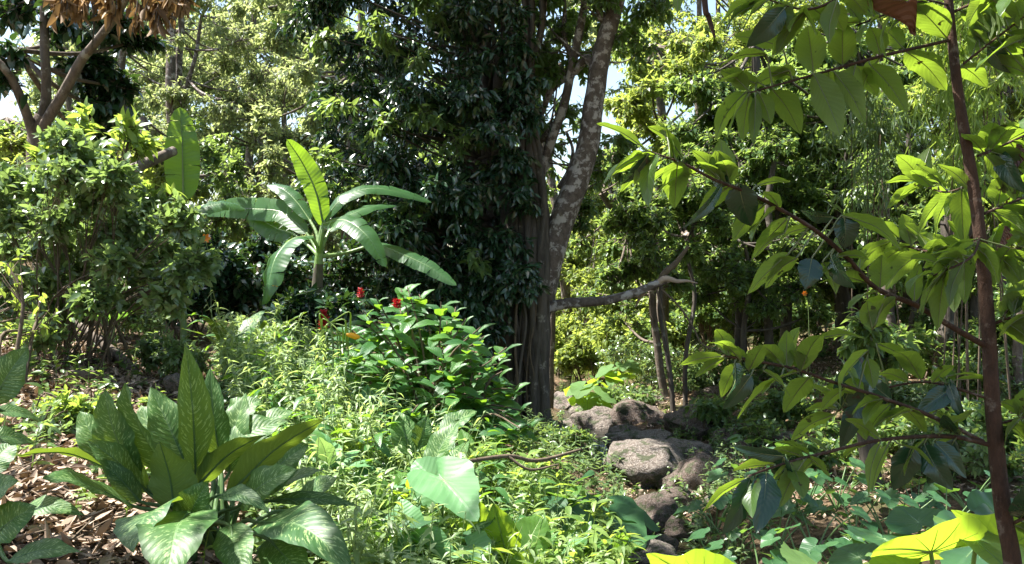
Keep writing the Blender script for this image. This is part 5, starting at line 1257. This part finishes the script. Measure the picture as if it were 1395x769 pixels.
for row in '''1065 64 999 49 26 n;1044 74 982 91 21 n;1030 114 979 112 24 n;1075 96 1020 122 24 n;1016 125 974 192 30 n;1021 130 1012 192 22 n;1029 132 1026 197 16 n;1052 122 1091 184 36 n;1034 127 1050 170 22 n
881 205 813 168 26 n;931 216 882 172 28 n;874 208 823 250 27 n;883 211 846 252 13 g;894 211 884 283 26 n;923 220 919 285 33 n;980 243 942 205 20 n;986 243 982 190 31 n;984 251 930 311 16 g;997 251 950 296 24 n;1006 250 1023 308 38 g;1029 254 1078 248 15 n;1057 284 1023 330 31 n;1069 317 1024 354 22 n;1086 351 1042 394 30 n;1075 345 1018 402 26 n
1146 294 1228 340 26 n;1150 296 1151 340 33 g;1135 296 1090 287 20 g;1132 349 1166 394 29 g;1106 352 1097 395 30 g;1140 350 1184 354 17 n;1121 357 1139 402 26 n;1062 285 1040 262 16 n;1105 310 1060 330 22 n
1199 75 1185 36 26 n;1290 52 1242 8 38 n;1235 71 1289 124 38 n;1185 88 1236 154 32 n;1137 99 1178 168 31 n;1108 100 1146 187 36 n;1148 88 1148 32 32 n;1108 98 1100 36 36 n;1129 97 1128 146 24 n;1160 90 1196 132 26 n
1395 52 1328 98 32 n;1400 100 1336 84 30 n;1390 60 1392 10 30 n;1360 52 1330 12 26 n
985 486 926 498 19 n;1009 491 966 467 18 n;987 487 947 515 15 n;1001 494 990 542 25 g;1024 510 985 558 24 g;1064 513 1005 571 25 n;1075 507 1090 446 29 n;1072 504 1072 450 22 n;1091 505 1120 455 29 n;1110 464 1178 461 17 n;1020 505 1040 470 20 n;1040 505 1076 540 20 n
1147 554 1174 484 38 g;1143 551 1100 524 18 n;1140 557 1096 560 16 n;1138 565 1077 602 26 n;1189 449 1181 410 22 n;1187 450 1220 405 35 n;1194 468 1255 506 22 n;1183 477 1144 555 36 n;1181 488 1190 530 20 n;1160 560 1180 600 22 n
1290 514 1318 582 15 g;1290 513 1346 518 16 n;1300 518 1376 524 17 n;1270 522 1300 498 16 n
1044 644 1030 727 36 g;1022 652 985 729 33 g;1017 652 956 700 15 n;1056 633 998 643 23 n;1068 622 998 608 17 g;1068 622 1062 656 26 g;1082 639 1094 680 25 n;1100 622 1130 650 20 n
1243 606 1217 668 33 g;1259 606 1298 668 31 g;1273 602 1317 652 23 g;1224 605 1272 637 13 n;1210 606 1188 670 20 n;1183 604 1146 626 15 n;1300 597 1258 570 22 n;1280 590 1320 566 22 n;1240 560 1206 580 20 n;1230 555 1262 590 22 n;1200 545 1178 580 20 n;1150 530 1118 560 18 n;1300 585 1330 560 20 n
1247 246 1206 250 12 b;1249 254 1209 285 15 b;1278 254 1285 291 19 b;1307 263 1288 296 17 b;1324 260 1276 224 18 b;1270 256 1240 232 14 b;1260 250 1226 268 13 b;1224 325 1190 302 18 b;1255 343 1235 374 16 b;1240 335 1204 345 14 b;1262 342 1230 312 15 b;1275 346 1292 384 18 b;1215 328 1180 345 12 b;1295 350 1270 318 16 n;1230 332 1250 364 16 b;1210 326 1196 356 15 b;1280 345 1310 320 18 b
1290 365 1240 352 26 n;1270 372 1236 402 22 n;1300 355 1262 396 24 n;1310 350 1290 392 26 n;1316 338 1290 300 20 n
1400 178 1348 216 28 n;1375 192 1400 240 28 n;1350 205 1388 168 26 n;1340 208 1310 182 20 n;1400 262 1350 246 24 n;1375 276 1404 312 26 n;1355 284 1386 250 22 n;1400 335 1354 318 24 n;1375 338 1352 378 24 b;1390 337 1400 380 28 n;1400 428 1360 462 20 n;1380 432 1398 390 24 n;1366 575 1398 600 24 n;1390 570 1368 610 20 n;1390 708 1404 650 36 g;1395 566 1364 548 20 n
1047 0 1012 40 24 n;1060 2 1072 40 26 n;1090 12 1112 48 28 n;1105 10 1132 40 28 n;1030 -8 1010 22 22 n;1125 5 1150 44 30 n;1150 -10 1180 20 28 n;1100 13 1076 44 22 n;925 -50 923 18 20 n;1210 -55 1225 -2 34 n
1195 25 1170 60 24 n;1230 10 1200 0 20 n;1172 32 1150 4 22 n;1395 -18 1362 22 30 n;1370 -12 1330 22 30 n;1340 0 1318 38 24 n;1310 90 1345 120 26 n;1345 62 1322 40 22 n'''.replace('\n',';').split(';'):
    p = row.split(); LV.append((*map(float, p[:5]), p[5]))
_g = np.random.default_rng(91)
for k, nx in (('A',8),('B',20),('C',14),('D',12),('E',10),('F',8),('H',10),('I',9),('J',10),('K',10),('L',10),('M',6),('N',6),('O',12),('Q',8),('S',14),('R',8),('U',12)):
    S = BPTS[k]
    for q in range(int(nx*1.1)):
        i = int(_g.uniform(.12, 1)*(len(S)-1)); bp = S[i]; tn = S[min(i+1, len(S)-1)]-S[max(i-1, 0)]
        a = math.atan2(tn[1], tn[0])+_g.choice([-1, 1])*_g.uniform(.5, 1.25); L_ = _g.uniform(42, 72)
        LV.append((bp[0]+math.cos(a)*4, bp[1]+math.sin(a)*4, bp[0]+math.cos(a)*L_, bp[1]+math.sin(a)*L_+14, _g.uniform(20, 30), 'b' if k in 'RS' else ('g' if _g.uniform() < .05 else 'n')))
allb = [(k, i, S[i]) for k, S in BPTS.items() for i in range(len(S))]
AB = np.array([a[2][:2] for a in allb])
g = np.random.default_rng(88)
for q, (bx, by, tx, ty, w, kd) in enumerate(LV):
    dd = np.hypot(AB[:, 0]-bx, AB[:, 1]-by)
    sel = dd.argmin()
    if kd == 'b':
        ok = np.array([a[0] in 'RSU' for a in allb]); sel = np.where(ok, dd, 1e9).argmin()
    k, i, bp = allb[sel]
    d = bp[2]; anch = W(*bp)
    B = W(bx, by, d+g.uniform(-.006,.006)); far = np.hypot(tx-bx, ty-by)
    dt = g.uniform(-.06,.05) if kd != 'b' else g.uniform(-.04,.08)
    T = W(tx, ty, d+dt); L = np.linalg.norm(T-B)
    ax = nrm(T-B)
    view = nrm(B)  # from the eye to the leaf
    sd = nrm(np.cross(ax, view)); 
    # upper side turned away from the viewer on most leaves, toward him on glossy ones
    n0 = nrm(np.cross(sd, ax)); 
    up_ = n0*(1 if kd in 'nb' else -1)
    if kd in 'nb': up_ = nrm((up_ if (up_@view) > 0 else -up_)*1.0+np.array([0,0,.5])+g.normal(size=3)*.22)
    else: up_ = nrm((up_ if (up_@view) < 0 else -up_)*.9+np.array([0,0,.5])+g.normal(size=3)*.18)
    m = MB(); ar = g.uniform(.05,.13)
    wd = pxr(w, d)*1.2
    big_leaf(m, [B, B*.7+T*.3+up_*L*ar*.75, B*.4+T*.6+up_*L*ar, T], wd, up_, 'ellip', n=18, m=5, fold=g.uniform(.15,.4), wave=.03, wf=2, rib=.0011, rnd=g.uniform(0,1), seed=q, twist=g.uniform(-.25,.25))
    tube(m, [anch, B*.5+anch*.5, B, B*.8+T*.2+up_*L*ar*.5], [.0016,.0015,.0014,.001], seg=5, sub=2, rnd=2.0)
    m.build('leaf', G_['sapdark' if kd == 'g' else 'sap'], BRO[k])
# the curled dead leaves
def dead_leaf(par, pts, wpx, nv, seed, label):
    m = MB(); d = pts[0][2]; big_leaf(m, [W(*p) for p in pts], pxr(wpx, d), nv, 'ovate', n=20, m=7, fold=1.2, wave=.12, wf=2.3, rnd=.2, seed=seed, twist=1.3, rib=.0015)
    o = m.build('dead_leaf', G_['deadbig'], par); o['label'] = label
G_['deadbig'] = leaf_mat('curled_dead_leaf', (.10,.045,.030), (.18,.085,.055), (.22,.08,.03), .10, .5, .4, 'pinnate', (.30,.15,.09), nlat=9, stem=(.2,.09,.05), bumpy=.8)
dead_leaf(BRO['Q'], [(1158,-14,1.36),(1190,12,1.35),(1222,26,1.36),(1248,44,1.38)], 66, (.3,-.8,.5), 1, 'large curled brown dead leaf')
dead_leaf(BRO['I'], [(1386,196,1.5),(1384,212,1.5),(1378,238,1.5)], 22, (.3,-.8,.2), 2, 'curled brown dead leaf')
dead_leaf(BRO['K'], [(1370,308,1.5),(1366,322,1.5),(1359,342,1.5)], 18, (.3,-.8,.2), 3, 'small curled brown dead leaf')
dead_leaf(BRO['J'], [(1374,262,1.55),(1372,268,1.55),(1370,278,1.55)], 10, (.3,-.8,.2), 4, 'tiny dry leaf')
# stray bare twig hanging in from above
m = MB(); tube(m, [W(900,-2100,2.6), W(930,-900,2.3), W(952,-200,1.95), W(960,-5,1.9), W(966,25,1.9), W(974,52,1.9)], [.014,.011,.008,.007,.006,.003], seg=7, sub=8, wob=.6)
o = m.build('hanging_twig', G_['bark_red'], origin=W(960,-20,1.9)); tag(o, 'bare reddish twig hanging from the top edge left of the sapling leaves', 'twig')

# ------------------------------------------------------------------ light, camera
az = math.atan2(SUN_AZ[0], SUN_AZ[1])  # clockwise from +Y
w = bpy.data.worlds.new('World'); SC.world = w; w.use_nodes = True
nt = w.node_tree; bg = nt.nodes['Background']; sky = nt.nodes.new('ShaderNodeTexSky'); sky.sky_type = 'NISHITA'; sky.sun_disc = False
sky.sun_elevation = math.radians(SUN_EL); sky.sun_rotation = az; sky.air_density = 1.3; sky.dust_density = 2.0
nt.links.new(sky.outputs[0], bg.inputs[0]); bg.inputs[1].default_value = .075
sl = bpy.data.lights.new('sun', 'SUN'); sl.energy = 5; sl.angle = math.radians(.5); sl.color = (1, .965, .90)
so = bpy.data.objects.new('sun', sl); COL.objects.link(so)
e = math.radians(SUN_EL); h = nrm(np.array([*SUN_AZ, 0]))
ds = Vector((h[0]*math.cos(e), h[1]*math.cos(e), math.sin(e)))
so.rotation_euler = ds.to_track_quat('Z', 'Y').to_euler(); so.location = ds*60
cam = bpy.data.cameras.new('camera'); cam.lens = 30; cam.sensor_width = 36; cam.clip_end = 500; cam.clip_start = .05
co = bpy.data.objects.new('camera', cam); COL.objects.link(co); co.location = (0, 0, EYE); co.rotation_euler = (PI/2, 0, 0); SC.camera = co
SC.view_settings.view_transform = 'Standard'; SC.view_settings.look = 'None'; SC.view_settings.exposure = 2.1; SC.view_settings.gamma = 1
SC.render.engine = 'CYCLES'; c = SC.cycles
c.max_bounces = 6; c.diffuse_bounces = 3; c.glossy_bounces = 2; c.transmission_bounces = 3; c.transparent_max_bounces = 4
c.sample_clamp_indirect = 8; c.use_adaptive_sampling = True; c.adaptive_threshold = .015
c.use_denoising = True
try: c.denoiser = 'OPENIMAGEDENOISE'; c.denoising_prefilter = 'ACCURATE'
except Exception: pass
c.caustics_reflective = False; c.caustics_refractive = False
SC.render.use_persistent_data = False
